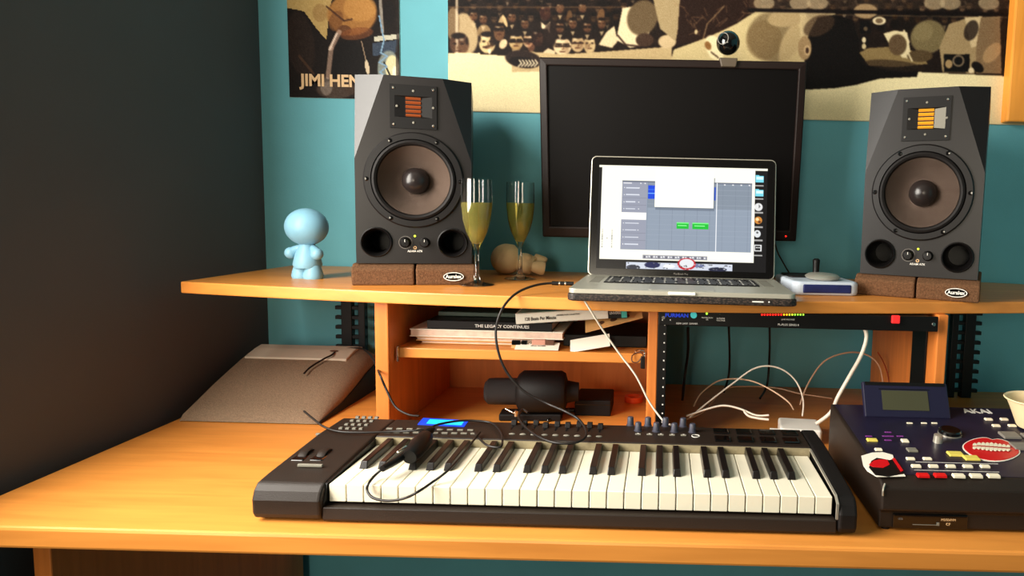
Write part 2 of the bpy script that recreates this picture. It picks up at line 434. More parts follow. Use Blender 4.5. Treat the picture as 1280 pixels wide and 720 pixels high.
# standing boot and calf
c.poly([(778, 10), (812, 4), (816, 30), (806, 56), (788, 60), (770, 50)], (232, 218, 186)); c.ell(803, 22, 20, 24, (128, 110, 84), 20)
c.poly([(748, 56), (758, 40), (768, 32), (772, 52), (765, 60)], (226, 210, 178)); c.line([(772, 44), (782, 56), (800, 58)], 2, (80, 58, 48))
c.ell(806, 50, 12, 9, (92, 70, 56)); c.ell(834, 52, 12, 9, (214, 194, 160)); c.poly([(812, -20), (860, -20), (850, 20), (845, 52), (825, 36)], (186, 168, 134))
# patterned shorts
c.poly([(852, -30), (960, -30), (948, 10), (905, 40), (870, 52), (846, 56)], (62, 40, 30))
for _ in range(40):
    x = rng.uniform(855, 940); y = rng.uniform(-25, 45); c.line([(x, y), (x + rng.uniform(-14, 14), y + rng.uniform(-12, 12))], 1, (176, 148, 116), .5)
c.ell(870, 40, 2.2, 3.2, (214, 196, 160)); c.line([(878, 52), (884, 30), (905, 8)], 1.5, (190, 166, 130), .7)
# arm with taped wrist, glove, torso
c.poly([(838, 80), (842, 62), (886, 46), (920, 30), (948, 12), (1000, 14), (1010, 90), (838, 90)], (214, 198, 158))
c.ell(968, 46, 36, 34, (158, 140, 108)); c.ell(955, 50, 24, 26, (140, 118, 84), al=.5); c.ell(1000, 60, 26, 40, (204, 184, 146), 20, al=.8)
c.ell(893, 60, 11, 18, (236, 224, 190), -25); c.ell(885, 57, 4, 6, (160, 122, 76), -25)
for k in range(3): c.line([(889 + k * 3, 65 + k * 2.2), (892 + k * 3, 68 + k * 2.2)], 1.3, (90, 66, 48))
c.ell(984, 22, 26, 12, (190, 170, 134), -8)
c.poly([(1000, 14), (1045, 14), (1040, 40), (1020, 80), (1000, 80)], (210, 192, 156), .8)
c.poly([(936, -40), (1300, -40), (1300, 11), (936, 11)], (120, 100, 82), .35)
for x in (955, 1000, 1022, 1168, 1188, 1236): c.ell(x, 4, 14, 9, (200, 182, 152), al=.7)
# black haired head and its shadow
c.poly([(1012, 40), (1022, 22), (1045, 18), (1066, 26), (1074, 50), (1074, 66), (1100, 74), (1150, 82), (1146, 96), (1100, 98), (1070, 106), (1044, 110), (1006, 112), (1006, 62)], (24, 15, 12))
c.ell(1006, 60, 9, 16, (176, 152, 118)); c.ell(1009, 63, 4.5, 7, (206, 182, 146)); c.ell(1009, 63, 2.2, 4, (84, 58, 44)); c.ell(1024, 32, 22, 13, (96, 76, 58), -25, al=.7)
# stretched arm and glove
c.poly([(1074, 66), (1085, 60), (1120, 58), (1150, 66), (1160, 80), (1120, 84), (1086, 82)], (158, 138, 100))
c.ell(1118, 82, 40, 7, (66, 50, 36), 6, al=.6)
c.poly([(1104, 42), (1118, 38), (1134, 40), (1140, 74), (1128, 72), (1112, 56)], (228, 214, 180)); c.ell(1122, 56, 12, 14, (120, 100, 76)); c.ell(1160, 46, 24, 22, (142, 128, 96), -30); c.ell(1154, 40, 14, 12, (160, 146, 112), -30, al=.6); c.ell(1150, 70, 17, 8, (110, 92, 66))
c.line([(1130, 38), (1136, 52), (1134, 64), (1140, 76)], 2.2, (230, 216, 184))
# press photographers
c.ell(1082, 14, 16, 10, (176, 152, 120)); c.rect(1075, 26, 1088, 42, (24, 18, 16)); c.ell(1082, 36, 3, 3, (120, 104, 84)); c.ell(1080, 52, 6, 9, (30, 22, 20)); c.ell(1080, 50, 3, 4, (220, 206, 176)); c.ell(1080, 58, 3, 4, (210, 194, 160))
c.ell(1099, 26, 9, 5.5, (232, 218, 188)); c.ell(1099, 26, 5, 3.5, (140, 120, 96))
c.poly([(1178, 90), (1174, 60), (1186, 30), (1210, 22), (1222, 60), (1218, 92)], (178, 158, 124)); c.poly([(1206, 22), (1228, 20), (1226, 56), (1214, 60)], (214, 196, 162))
c.poly([(1226, 22), (1250, 20), (1252, 92), (1220, 92), (1220, 60)], (150, 128, 100)); c.ell(1214, 38, 9, 14, (40, 28, 24), 20, al=.7); c.ell(1240, 66, 9, 16, (196, 168, 130), 40, al=.7)
c.rect(1180, 68, 1212, 90, (26, 19, 17)); c.ell(1198, 76, 8, 8, (150, 134, 112)); c.ell(1198, 76, 5.5, 5.5, (28, 22, 22)); c.ell(1222, 84, 9, 6, (34, 26, 24), 40); c.ell(1186, 80, 5, 6, (180, 156, 120)); c.ell(1214, 88, 4, 4, (226, 210, 180))
c.line([(936, 12.5), (1260, 18)], 4.2, (30, 18, 16)); c.line([(936, 16.5), (1260, 22)], 1.2, (190, 172, 140), .5)
c.line([(560, 9), (780, 9)], 1.6, (150, 122, 92), .6)
c.line([(540, 140), (1300, 160)], 3, (206, 196, 160), .5)
c.blur(2)
c.grain(6)
picture('print', c, P, PM, root)

# --- guitarist poster on the left
px0, px1, pz0, pz1 = -.862, -.607, 1.402, 1.72
root = thing('music_poster', 'dark brown guitarist poster with cream lettering, above the left loudspeaker', 'poster')
poster_sheet(root, px0, px1, pz0, pz1, WY - .003)
P = wall_grid(px0, px1, pz0, pz1, WY - .0035, .002)
X, Y = proj(P)
c = Canvas.on(X, Y, (38, 24, 17))
c.poly([(350, -60), (430, -60), (412, 10), (408, 50), (396, 36), (380, 14), (350, 8)], (196, 172, 122)); c.ell(400, 16, 10, 12, (170, 140, 96), al=.6)
c.ell(376, 55, 18, 44, (66, 50, 40), -8, al=.8); c.line([(374, 70), (392, 92)], 3, (120, 90, 66), .6)
c.ell(440, 18, 33, 28, (176, 134, 82), -6); c.ell(450, 10, 22, 18, (206, 164, 104), al=.6); c.ell(430, 38, 10, 7, (112, 74, 46), al=.8)
c.ell(420, 26, 9, 14, (140, 100, 62), 20, al=.7); c.ell(446, 42, 22, 8, (150, 100, 60), -8, al=.7); c.line([(408, 8), (430, 26), (440, 24)], 2.5, (86, 56, 38), .7)
c.ell(434, 76, 30, 26, (24, 15, 12)); c.ell(486, 16, 9, 16, (32, 22, 20)); c.line([(474, -20), (478, 40)], 4, (196, 190, 180), .8)
c.poly([(468, 46), (502, 42), (502, 48), (468, 52)], (206, 202, 186)); c.poly([(466, 54), (498, 50), (496, 66), (466, 70)], (80, 92, 108))
c.ell(486, 86, 15, 24, (150, 156, 150)); c.ell(490, 84, 9, 16, (222, 214, 180)); c.ell(494, 92, 4, 10, (250, 240, 214)); c.line([(480, 78), (494, 108)], 2, (36, 30, 30))
c.line([(474, 20), (480, 50), (476, 66), (484, 70), (474, 78), (484, 83), (475, 90), (482, 96), (478, 108)], 1.8, (150, 176, 196))
c.line([(424, 40), (414, 60), (410, 96)], 6, (196, 172, 156), .75); c.line([(421, 42), (412, 62)], 2.5, (236, 220, 206), .8)
c.line([(452, 52), (458, 78)], 1.2, (170, 150, 130)); c.ell(459, 84, 2.6, 10, (214, 200, 176), -8)
c.ell(420, 112, 26, 12, (120, 104, 92), al=.7); c.ell(408, 108, 8, 12, (190, 180, 172), al=.5); c.ell(450, 112, 20, 8, (90, 70, 56), al=.6)
c.rect(495, -60, 503, 130, (56, 44, 40), .6)
c.grain(5)
picture('print', c, P, PM, root)
p = at(376, 100, Y=WY - .004)
text('lettering', 'JIMI HENDRIX', .037, 'sand', FACE(p.x, WY - .0042, p.z - .001), root, bold=.0012, sx=.98, align='LEFT')

# --- pale wooden board high on the right
p0 = at(1250, 151, Y=WY); 
b = MB(); b.box(p0.x, p0.x + .42, WY - .032, WY, p0.z - .006, 1.76)
tag(b.build('wooden_board', 'board', bevel=.004), 'golden wooden board on the wall above the right loudspeaker', 'board')

# ================================================================== DESK
root = thing('desk', 'long beech desk carrying keyboard, hutch and sampler against the teal wall', 'desk')
DX0, DX1, DY0 = -.90, 1.02, .792
b = MB(); b.box(DX0, DX1, DY0, WY - .002, DZ - .028, DZ); b.build('tabletop', 'beech', root, bevel=.004)
for x in (DX0 + .03, DX1 - .055):
    b = MB(); b.box(x, x + .025, DY0 + .10, WY - .03, 0, DZ - .028); b.build('side_panel', 'beech_v', root, bevel=.002)
b = MB(); b.box(DX0 + .055, DX1 - .055, WY - .07, WY - .05, .35, DZ - .028); b.build('back_panel', 'beech', root, bevel=.002)

# ================================================================== HUTCH
root = thing('desk_hutch', 'beech desk hutch with bowed top shelf, open compartments and slotted black uprights', 'shelf', (0, 0, DZ))
def H(b, name, m, bev=.0018): 
    o = b.build(name, m, root, bevel=bev); o.matrix_parent_inverse = Matrix.Translation((0, 0, -DZ)); return o
fp = []
for x in np.linspace(-.86, .90, 41):
    y = 1.100 + .085 * abs((x + .12) / .72) ** 1.7
    if x > .78: y += ((x - .78) / .12) ** 2 * .10
    fp.append((x, y))
back = [(.90, 1.42), (.885, 1.49), (.84, 1.54), (.77, 1.562), (-.86, 1.562)]
b = MB(); b.prism(fp + back, SZ - .021, SZ, 'z'); H(b, 'top_shelf', 'beech', .002)
YF = 1.152
xs = dict(left=(at(468, 400, Y=YF).x, at(485, 400, Y=YF).x), mid=(at(809, 450, Y=YF).x, at(821.5, 450, Y=YF).x))
xr = at(1173, 400, Y=YF).x; xs['right'] = (xr, xr + .018)
for k in ('left', 'mid', 'right'):
    b = MB(); b.box(xs[k][0], xs[k][1], YF, 1.50, DZ, SZ - .021); H(b, 'upright_panel', 'beech_v')
xa, xb = xs['left'][1], xs['mid'][0]
b = MB(); b.box(xa, xb, 1.492, 1.50, DZ, SZ - .021); H(b, 'back_panel', 'beech_v', 0)
MZ = at(600, 437, Y=1.185).z; MZ0 = at(600, 449.5, Y=1.185).z
b = MB(); b.box(xa, xb, 1.185, 1.49, MZ0, MZ); o = H(b, 'middle_shelf', 'beech')
for x in (xa + .003, xb - .007):
    b = MB(); b.box(x, x + .004, 1.176, 1.184, MZ0 - .006, MZ + .004); H(b, 'shelf_bracket', 'steel', .001)
def slotted(px, y, sg, ztop=SZ - .021, zbot=DZ):   # ladder-like black rail: two bars joined by rungs
    x = at(px, 400, Y=y).x; b = MB()
    for a, c_ in ((-.018, .006), (.021, .036)):
        lo, hi = sorted((sg * a, sg * c_)); b.box(x + lo, x + hi, y, y + .018, zbot, ztop)
    lo, hi = sorted((-sg * .033, sg * .036)); z = zbot + .012
    b.box(x - .034, x + .034, y + .003, y + .014, ztop - .03, ztop)
    while z < ztop - .02:
        b.box(x + lo, x + hi, y + .003, y + .014, z, z + .0085); z += .0225
    H(b, 'slotted_upright', 'blk', .0012)
slotted(436, 1.505, 1)
slotted(1211, 1.505, -1)
# rack rails inside the right compartment
x = xs['mid'][1]
b = MB(); b.box(x, x + .016, YF - .003, YF + .003, DZ + .002, SZ - .022); H(b, 'rack_rail', 'blk', .001)
b = MB(); z = SZ - .05
while z > DZ + .02: b.lathe([(.0014, 0), (.0014, .0008)], 10, Matrix.Translation((x + .0115, YF - .0032, z)) @ Matrix.Rotation(math.pi / 2, 4, 'X')); z -= .0158
H(b, 'rail_hole_row', 'whitetxt', 0)
b = MB(); b.box(xr - .004, xr - .0002, at(1155, 450, X=xr).y - .0 - .012, at(1141, 450, X=xr).y, DZ + .002, SZ - .03); H(b, 'rack_rail', 'blk', .001)

# ================================================================== RACK POWER CONDITIONER
rx0, rx1 = xs['mid'][1] + .001, xr - .005; rz1 = SZ - .0225; rz0 = rz1 - .0265
root = thing('power_conditioner', 'black rack power conditioner with row of glowing meter lights, under the top shelf', 'power conditioner', ((rx0 + rx1) / 2, YF - .008, rz0))
ox, oz = (rx0 + rx1) / 2, rz0; W2 = (rx1 - rx0) / 2
b = MB(); b.box(-W2, W2, -.004, 0, 0, rz1 - rz0); b.box(-W2 + .022, W2 - .012, 0, .12, .001, rz1 - rz0 - .0005); b.build('case', 'blk', root, bevel=.001)
def rp(px, py): q = at(px, py, Y=YF - .013); return q.x - ox, q.z - oz
def rt(body, px, py, s, m='whitetxt', **k):
    x, z = rp(px, py); return text('lettering', body, s, m, FACE(x, -.0045, z), root, **k)
rt('FURMAN', 846, 394.5, .0088, 'bluetxt', bold=.0003, sx=1.15)
rt('REAR LAMP', 852.5, 404.5, .0040); rt('DIMMER', 867, 404.8, .0040)
rt('PROTECTION\nOK', 884, 398.5, .0032); rt('EXTREME\nVOLTAGE', 901, 399.5, .0034)
rt('LINE VOLTAGE', 985, 399.5, .0034); rt('PL-PLUS SERIES II', 985.5, 406.2, .0050)
x, z = rp(867, 393.5)
b = MB(); b.lathe([(.0052, -.011), (.0056, -.010), (.0056, -.004)], 24, Matrix.Translation((x, 0, z)), axis='y'); b.build('dimmer_knob', 'cyank', root)
def rled(px, py, m, r=.0013):
    x, z = rp(px, py); b = MB(); b.ball((x, -.0045, z), r, n=12); b.build('indicator_light', m, root)
rled(883.5, 392, 'led_green', .0020); rled(900, 392.5, 'led_dim')
for k in range(16):
    m = 'led_red' if k < 8 else ('led_amber' if k < 10 else ('led_yellow' if k < 12 else 'led_green'))
    rled(952.5 + k * 3.45, 393.4, m if k < 16 else 'led_dim', .00155)
for px in (828, 838): rled(px, 400, 'whitetxt', .0012)
x, z = rp(1119, 399)
b = MB(); b.box(x - .007, x + .007, -.010, -.004, z - .007, z + .007); b.build('rocker_switch', led('red_switch', (220, 40, 40), .6), root, bevel=.0015)
for sx in (-1, 1):
    b = MB(); b.lathe([(.003, -.0065), (.0036, -.0055), (.0036, -.004)], 12, Matrix.Translation((sx * (W2 - .008), 0, .0133)), axis='y'); b.build('rack_screw', 'steel', root)

# ================================================================== LOUDSPEAKERS
CABME = None
def loudspeaker(loc, rot, label, light):
    root = thing('studio_loudspeaker', label, 'loudspeaker', loc, rot, None)
    hw, ht, dp, fx, fz, fb = .1005, .337, .262, .050, .150, .021
    # cabinet with the sloping facets at the upper corners of the baffle
    vs = [(-hw, 0, 0), (hw, 0, 0), (hw, 0, ht - fz), (fx, 0, ht), (-fx, 0, ht), (-hw, 0, ht - fz), (-hw, fb, ht), (hw, fb, ht),
          (-hw, dp, 0), (hw, dp, 0), (hw, dp, ht), (-hw, dp, ht)]
    fs = [(0, 1, 2, 3, 4, 5), (5, 4, 6), (2, 7, 3), (0, 5, 6, 11, 8), (1, 9, 10, 7, 2), (3, 7, 10, 11, 6, 4), (8, 11, 10, 9), (0, 8, 9, 1)]
    b = MB(); b.add(vs, fs); cab = b.build('cabinet', 'vinyl', root)
    global CABME
    if CABME is None:
        cut = MB(); cut.lathe([(.0730, -.02), (.0730, .06)], 56, Matrix.Translation((0, 0, .152)), axis='y')
        for x in (-.066, .066): cut.lathe([(.0270, -.02), (.0270, .09)], 40, Matrix.Translation((x, 0, .0385)), axis='y')
        co = cut.build('cut', 'vinyl', root); md = cab.modifiers.new('b', 'BOOLEAN'); md.object = co; md.operation = 'DIFFERENCE'; md.solver = 'EXACT'
        CABME = bpy.data.meshes.new_from_object(cab.evaluated_get(bpy.context.evaluated_depsgraph_get())); cab.modifiers.clear(); bpy.data.objects.remove(co)
        CABME.name = 'cabinet'
    cab.data = CABME
    # tweeter plate
    tz = ht - .054
    t = bpy.data.objects.new('tweeter', None)
    b = MB()
    o2, i2x, i2z = .040, .024, .0185
    ys, yd = -.004, .0
    outer = [(-o2, tz - .0385), (o2, tz - .0385), (o2, tz + .0385), (-o2, tz + .0385)]
    mid = [(-.032, tz - .019), (.032, tz - .019), (.032, tz + .019), (-.032, tz + .019)]
    inn = [(-.014, tz - .0165), (.013, tz - .0165), (.013, tz + .0165), (-.014, tz + .0165)]
    vs = [(x, ys, z) for x, z in outer] + [(x, ys, z) for x, z in mid] + [(x, -.0012, z) for x, z in inn] + [(x, 0, z) for x, z in outer]
    fs = []
    for a, c_ in ((0, 4), (4, 8), (12, 0)):
        for k in range(4): fs.append((a + k, a + (k + 1) % 4, c_ + (k + 1) % 4, c_ + k))
    fs.append((8, 9, 10, 11))
    b.add(vs, fs); tw = b.build('tweeter', 'plate', root, fix=False)
    b = MB(); b.add([(.0135, -.0022, tz - .0165), (.032, -.0044, tz - .0185), (.032, -.0044, tz + .0185), (.0135, -.0022, tz + .0165)], [(0, 1, 2, 3)])
    if light: b.build('flare_reflection', 'grey', tw)  # grey sheet painting the reflection on one side of the tweeter recess
    b = MB()
    for k in range(5):
        z = tz - .0152 + k * .0076
        b.prism([(-.0016, z - .0027), (-.0040, z), (-.0016, z + .0027)], -.0135, .0125, 'x')
    b.build('ribbon', 'gold' if light else M.setdefault('gold_dim', mat('shaded_gold_ribbon', (150, 76, 38), .35, metal=.4)), tw)  # left ribbon is a darker copy, its shade put into the colour
    for (x, z) in ((-.034, -.032), (.034, -.032), (-.034, .032), (.034, .032), (0, .028), (0, -.028), (-.028, 0), (.034, 0)):
        b = MB(); b.lathe([(.0015, -.0056), (.0022, -.005), (.0022, -.0038)], 10, Matrix.Translation((x, 0, tz + z)), axis='y'); b.build('screw', 'steel' if abs(x) > .03 and abs(z) > .03 else 'grey', tw)
    # woofer: flange, surround, cone, cap
    wz = .152; T = Matrix.Translation((0, 0, wz))
    b = MB(); b.ring([(.0865, 0), (.0865, -.004), (.084, -.0065), (.074, -.0068), (.0725, -.004), (.0725, 0)], 56, T, axis='y'); wf = b.build('woofer', 'ring', root)
    b = MB(); b.ring([(.073, -.0035), (.0715, -.008), (.068, -.0098), (.0645, -.008), (.0625, -.0025), (.068, -.001)], 56, T, axis='y'); b.build('surround', 'blkm', wf)
    b = MB(); b.lathe([(.0632, -.003), (.050, .010), (.036, .022), (.022, .031), (0, .034)], 56, T, axis='y', cap=False)
    co = b.build('cone', 'cone', wf)
    b = MB(); b.lathe([(.0245, .028), (.0240, .018), (.019, .0085), (.011, .0035), (.004, .0018), (0, .0015)], 36, T, axis='y', cap=False); b.build('dust_cap', 'cap', wf)
    for k in range(6):
        a = math.radians(60 * k); x, z = .080 * math.cos(a), wz + .080 * math.sin(a)
        b = MB(); b.lathe([(0, -.0078), (.0032, -.0075), (.0042, -.0065), (.0042, -.003)], 14, Matrix.Translation((x, 0, z)), axis='y'); b.build('screw', 'blkg', wf)
    # ports
    for x in (-.066, .066):
        T = Matrix.Translation((x, 0, .0385))
        b = MB(); b.ring([(.0275, 0), (.0272, -.0035), (.0255, -.0048), (.0238, -.003), (.0205, .008), (.019, .04), (.0185, .075), (.0275, .075)], 40, T, axis='y')
        b.lathe([(.0185, .074), (0, .0745)], 40, T, axis='y'); b.build('bass_port', 'blk', root)
    # controls
    for x, mm in ((-.0165, 'blk'), (.017, 'slate')):
        b = MB(); b.lathe([(0, -.012), (.0066, -.0118), (.0074, -.010), (.0086, -.001), (.0095, 0)], 24, Matrix.Translation((x, 0, .0385)), axis='y')
        k_ = b.build('knob', mm if mm == 'blk' else 'ring', root)
        b = MB(); b.box(x - .0005, x + .0005, -.0126, -.0118, .040, .0445); b.build('pointer_mark', 'whitetxt', k_)
    b = MB(); b.ring([(.0118, -.0002), (.0118, -.0008), (.0110, -.0008), (.0110, -.0002)], 30, Matrix.Translation((-.0165, 0, .0385)), axis='y'); b.build('dial_scale', 'greytxt', root)
    b = MB(); b.ball((0, -.0005, .0505), .0019, n=12); b.build('power_light', 'led_yellow', root)
    b = MB(); b.ring([(.0030, -.0002), (.0030, -.0009), (.0016, -.0009), (.0016, -.0002)], 20, Matrix.Translation((0, 0, .029)), axis='y'); b.build('emblem', 'sand', root)
    text('lettering', 'ADAM A7X', .0052, 'whitetxt', FACE(0, -.0006, .0225), root, bold=.0001)
    return root

def speaker_pose(pl, pr_, yl, yr):
    a = at(pl[0], pl[1], Y=yl); c_ = at(pr_[0], pr_[1], Y=yr); mid = (a + c_) / 2
    return mid, math.atan2(c_.y - a.y, c_.x - a.x)
FZ = SZ + .040
mL, rL = speaker_pose((444, 330), (591, 331), 1.2, 1.253)
loudspeaker((mL.x, mL.y, FZ), rL, 'black studio loudspeaker in shade, on foam left of the two glasses', False)
mR, rR = speaker_pose((1077, 334), (1225, 346), 1.27, 1.158)
mR2 = at(1146, 340, Y=1.212); rR = math.radians(-26)
loudspeaker((mR2.x, mR2.y, FZ), rR, 'black studio loudspeaker with lit golden tweeter, right of the monitor', True)

# isolation foam: two wedge pads under each loudspeaker
def foam_pad(origin, rot, x0, x1, label, badge=False):
    r = thing('foam_pad', label, 'foam pad', origin, rot, None)
    b = MB(); b.prism([(-.006, 0), (.245, 0), (.245, .039), (.006, .0392), (-.010, .030)], x0, x1, 'x')
    b.build('foam_block', 'foam', r, bevel=.003)
    if badge:
        xc = x1 - .038; b = MB()
        q = [(xc + .0185 * math.cos(t), .0165 + .0085 * math.sin(t)) for t in np.linspace(0, 2 * math.pi, 28, endpoint=False)]
        T = Matrix.Translation((0, -.0098, 0)) @ Matrix.Rotation(0, 4, 'X')
        b.prism(q, -.0022, .006, 'y', T); bd = b.build('badge', 'blkg', r)
        b = MB(); vs = []
        n = 28
        for (ra, rb) in ((.0182, .0082), (.0166, .0068)):
            for t in np.linspace(0, 2 * math.pi, n, endpoint=False): vs.append((xc + ra * math.cos(t), -.0124, .0165 + rb * math.sin(t)))
        b.add(vs, [(i, (i + 1) % n, n + (i + 1) % n, n + i) for i in range(n)]); b.build('badge_rim', 'whitetxt', bd)
        text('lettering', 'Auralex', .0088, 'whitetxt', FACE(xc, -.0125, .0165), bd, bold=.0003)
for mm, rr, side, wh in ((mL, rL, 'left', 'left'), (mR2, rR, 'right', 'right')):
    off = Vector((math.cos(rr), math.sin(rr), 0)) * 0
    base = (mm.x, mm.y, SZ)
    foam_pad(base, rr, -.108, -.0015, 'plain brown foam pad under the outer half of the left loudspeaker' if side == 'left' else 'plain brown foam pad under the right loudspeaker, nearer the white and blue gadget')
    foam_pad(base, rr, .0015, .106, 'brown foam pad with oval badge, beside the champagne glasses' if side == 'left' else 'brown foam pad with oval badge, under the outer half of the right loudspeaker', True)

# ================================================================== DESKTOP MONITOR
bl, tl, tr = at(683, 297, Y=1.440), at(675, 72, Y=1.395), at(1011, 74, Y=1.395)
mw = (tr - tl).length; mh = (tl - bl).length
root = thing('desktop_monitor', 'large dark switched-off monitor behind the open laptop', 'monitor', (0, 0, 0))
xm = (tl.x + tr.x) / 2; tilt = math.atan2(bl.y - tl.y, tl.z - bl.z)
T = Matrix.Translation((xm, bl.y, bl.z + .003)) @ Matrix.Rotation(tilt, 4, 'X') @ Matrix.Rotation(math.radians(-.4), 4, 'Y')
root.matrix_world = Matrix.Translation((xm, bl.y + .025, SZ)); inv = root.matrix_world.inverted()
hw = mw / 2
b = MB()
o_, i_ = [(-hw, 0), (hw, 0), (hw, mh), (-hw, mh)], [(-hw + .017, .024), (hw - .017, .024), (hw - .017, mh - .016), (-hw + .017, mh - .016)]
vs = [(x, 0, z) for x, z in o_] + [(x, -.002, z) for x, z in i_] + [(x, .004, z) for x, z in i_] + [(x, .034, z) for x, z in o_] + [(x * .8, .052, z * .8 + .03) for x, z in o_]
fs = []
for a, c_ in ((0, 4), (4, 8), (12, 0), (16, 12)):
    for k in range(4): fs.append((a + k, a + (k + 1) % 4, c_ + (k + 1) % 4, c_ + k))
fs.append((19, 18, 17, 16))
b.add(vs, fs); b.build('bezel', 'monbez', root, T=inv @ T, bevel=.003)
b = MB(); b.box(-hw + .0165, hw - .0165, .0035, .008, .0235, mh - .0155); b.build('screen', 'screenoff', root, T=inv @ T)
b = MB(); b.lathe([(0, -.0022), (.0016, -.002), (.0018, .002)], 12, Matrix.Translation((at(982, 297, Y=1.44).x - xm, 0, .0115)), axis='y'); b.build('power_light', 'led_red', root, T=inv @ T)
b = MB(); b.box(-.035, .035, .03, .055, -.045, .12, Matrix.Identity(4)); b.build('neck', 'blkm', root, bevel=.004)
b = MB(); b.lathe([(.0, 0), (.098, 0), (.102, .004), (.09, .014), (.03, .02), (0, .021)], 48); o = b.build('base', 'blkm', root, T=Matrix.Translation((0, -.012, 0)))
for o in root.children:
    if o.name.startswith('neck'): o.matrix_local = Matrix.Translation((0, .02, .03))
# webcam
p = at(910, 57, Y=1.41)
root = thing('webcam', 'shiny black ball webcam clipped on top of the dark monitor', 'webcam', (p.x, 1.41, at(910, 78, Y=1.395).z))
dz = p.z - root.location.z + .005
b = MB(); b.ball((0, 0, dz), .0242, n=32); b.build('ball_housing', 'blkg', root)
b = MB(); b.ring([(.012, -.0205), (.012, -.0225), (.0105, -.0225), (.0105, -.0205)], 28, Matrix.Translation((-.003, -.0, dz + .004)) @ Matrix.Rotation(math.radians(-25), 4, 'Z'), axis='y'); b.build('lens_ring', 'padg', root)
b = MB(); b.prism([(-.019, .008), (.019, .008), (.016, -.010), (-.014, -.010)], -.022, .026, 'y'); b.build('clip', mat('webcam_clip_grey', (84, 72, 58), .5), root, bevel=.002)

# ================================================================== LAPTOP
fl, fr = at(708, 377, Y=1.050), at(996, 382, Y=1.054)
LW, LD = .3655, .247
root = thing('laptop', 'open silver laptop with bright screen in black patterned shell, overhanging the shelf', 'laptop', ((fl.x + fr.x) / 2, 1.056, SZ), math.radians(-1.2))
sh = mat('patterned_black_shell', (40, 31, 26), .5)
nt = sh.node_tree; tc = nt.nodes.new('ShaderNodeTexCoord'); vo = nt.nodes.new('ShaderNodeTexVoronoi'); vo.inputs['Scale'].default_value = 240
mp_ = nt.nodes.new('ShaderNodeMapping'); mp_.inputs['Scale'].default_value = (1, 1, 1.6)
rp_ = nt.nodes.new('ShaderNodeValToRGB'); rp_.color_ramp.elements[0].color = (*lin((70, 56, 48)), 1); rp_.color_ramp.elements[1].color = (*lin((20, 15, 13)), 1)
rp_.color_ramp.elements[0].position = .2; rp_.color_ramp.elements[1].position = .6
nt.links.new(tc.outputs['Object'], mp_.inputs[0]); nt.links.new(mp_.outputs[0], vo.inputs['Vector']); nt.links.new(vo.outputs['Distance'], rp_.inputs[0]); nt.links.new(rp_.outputs[0], nt.nodes['Principled BSDF'].inputs['Base Color'])
def rrect(x0, x1, y0, y1, r, n=6):
    pts = []
    for cx, cy, a0 in ((x1 - r, y1 - r, 0), (x0 + r, y1 - r, 90), (x0 + r, y0 + r, 180), (x1 - r, y0 + r, 270)):
        for k in range(n + 1):
            a = math.radians(a0 + 90 * k / n); pts.append((cx + r * math.cos(a), cy + r * math.sin(a)))
    return pts
b = MB(); b.prism(rrect(-LW / 2 - .002, LW / 2 + .002, -.002, LD, .014), .0005, .0125); b.build('shell', sh, root, bevel=.003, segs=3)
b = MB(); b.prism(rrect(-LW / 2, LW / 2, 0, LD, .012), .0125, .0205); dk = b.build('deck', 'alu', root, bevel=.0012)
b = MB(); b.box(-.022, .022, -.0035, .006, .0145, .0195); b.build('lid_notch', 'white', root, bevel=.0015)
b = MB(); b.prism(rrect(-.054, .054, .012, .088, .004), .0203, .0209); b.build('trackpad', mat('trackpad_grey', (160, 156, 144), .35, metal=.4), root)
b = MB(); b.prism(rrect(-.137, .137, .098, .212, .005), .0203, .0208); kbw = b.build('keyboard_well', 'blkm', root)
z0, z1 = .0208, .0226
kcache = {}
for r in range(6):
    y = .100 + r * .0187; n = 14
    if r == 0:
        xs_ = [(-.136, -.118), (-.117, -.098), (-.097, -.078), (-.077, -.054), (-.053, .040), (.041, .062), (.063, .080), (.081, .099), (.100, .117), (.118, .136)]
    else:
        w = .272 / 14; off = [0, .012, .010, .006, .004, 0][r]
        xs_ = [(-.136 + w * k + (off if k else 0), -.136 + w * (k + 1) - .0018 + off) for k in range(14)]
        xs_ = [(a, min(c_, .136)) for a, c_ in xs_ if a < .130]
    for a, c_ in xs_:
        key = (round(c_ - a, 4), r == 5)
        if key not in kcache:
            q = MB(); q.box(0, c_ - a, 0, .0165 if r < 5 else .010, z0, z1, taper=(.0008, .0008)); kcache[key] = o = q.build('key', 'blk', kbw)
        else:
            o = kcache[key].copy(); COL.objects.link(o); o.parent = kbw
        o.location = (a, y, 0)
b = MB()
for (x, y) in [(q * .0197 - .128, .108 + r * .0187) for r in range(5) for q in range(14)]:
    if random.random() < .9: b.box(x - .0016, x + .0016, y - .0016, y + .002, z1, z1 + .0002)
o = b.build('key_legend', 'whitetxt', kbw)
for sx in (-1, 1):
    b = MB(); b.box(sx * .153 - .009, sx * .153 + .009, .100, .208, .0204, .0207); b.build('speaker_grille', 'grey', root)
b = MB(); b.box(.112, .130, -.0026, -.0018, .0065, .0085); b.ball((.139, -.002, .0075), .0013, n=10); b.build('standby_light', 'whitetxt', root)
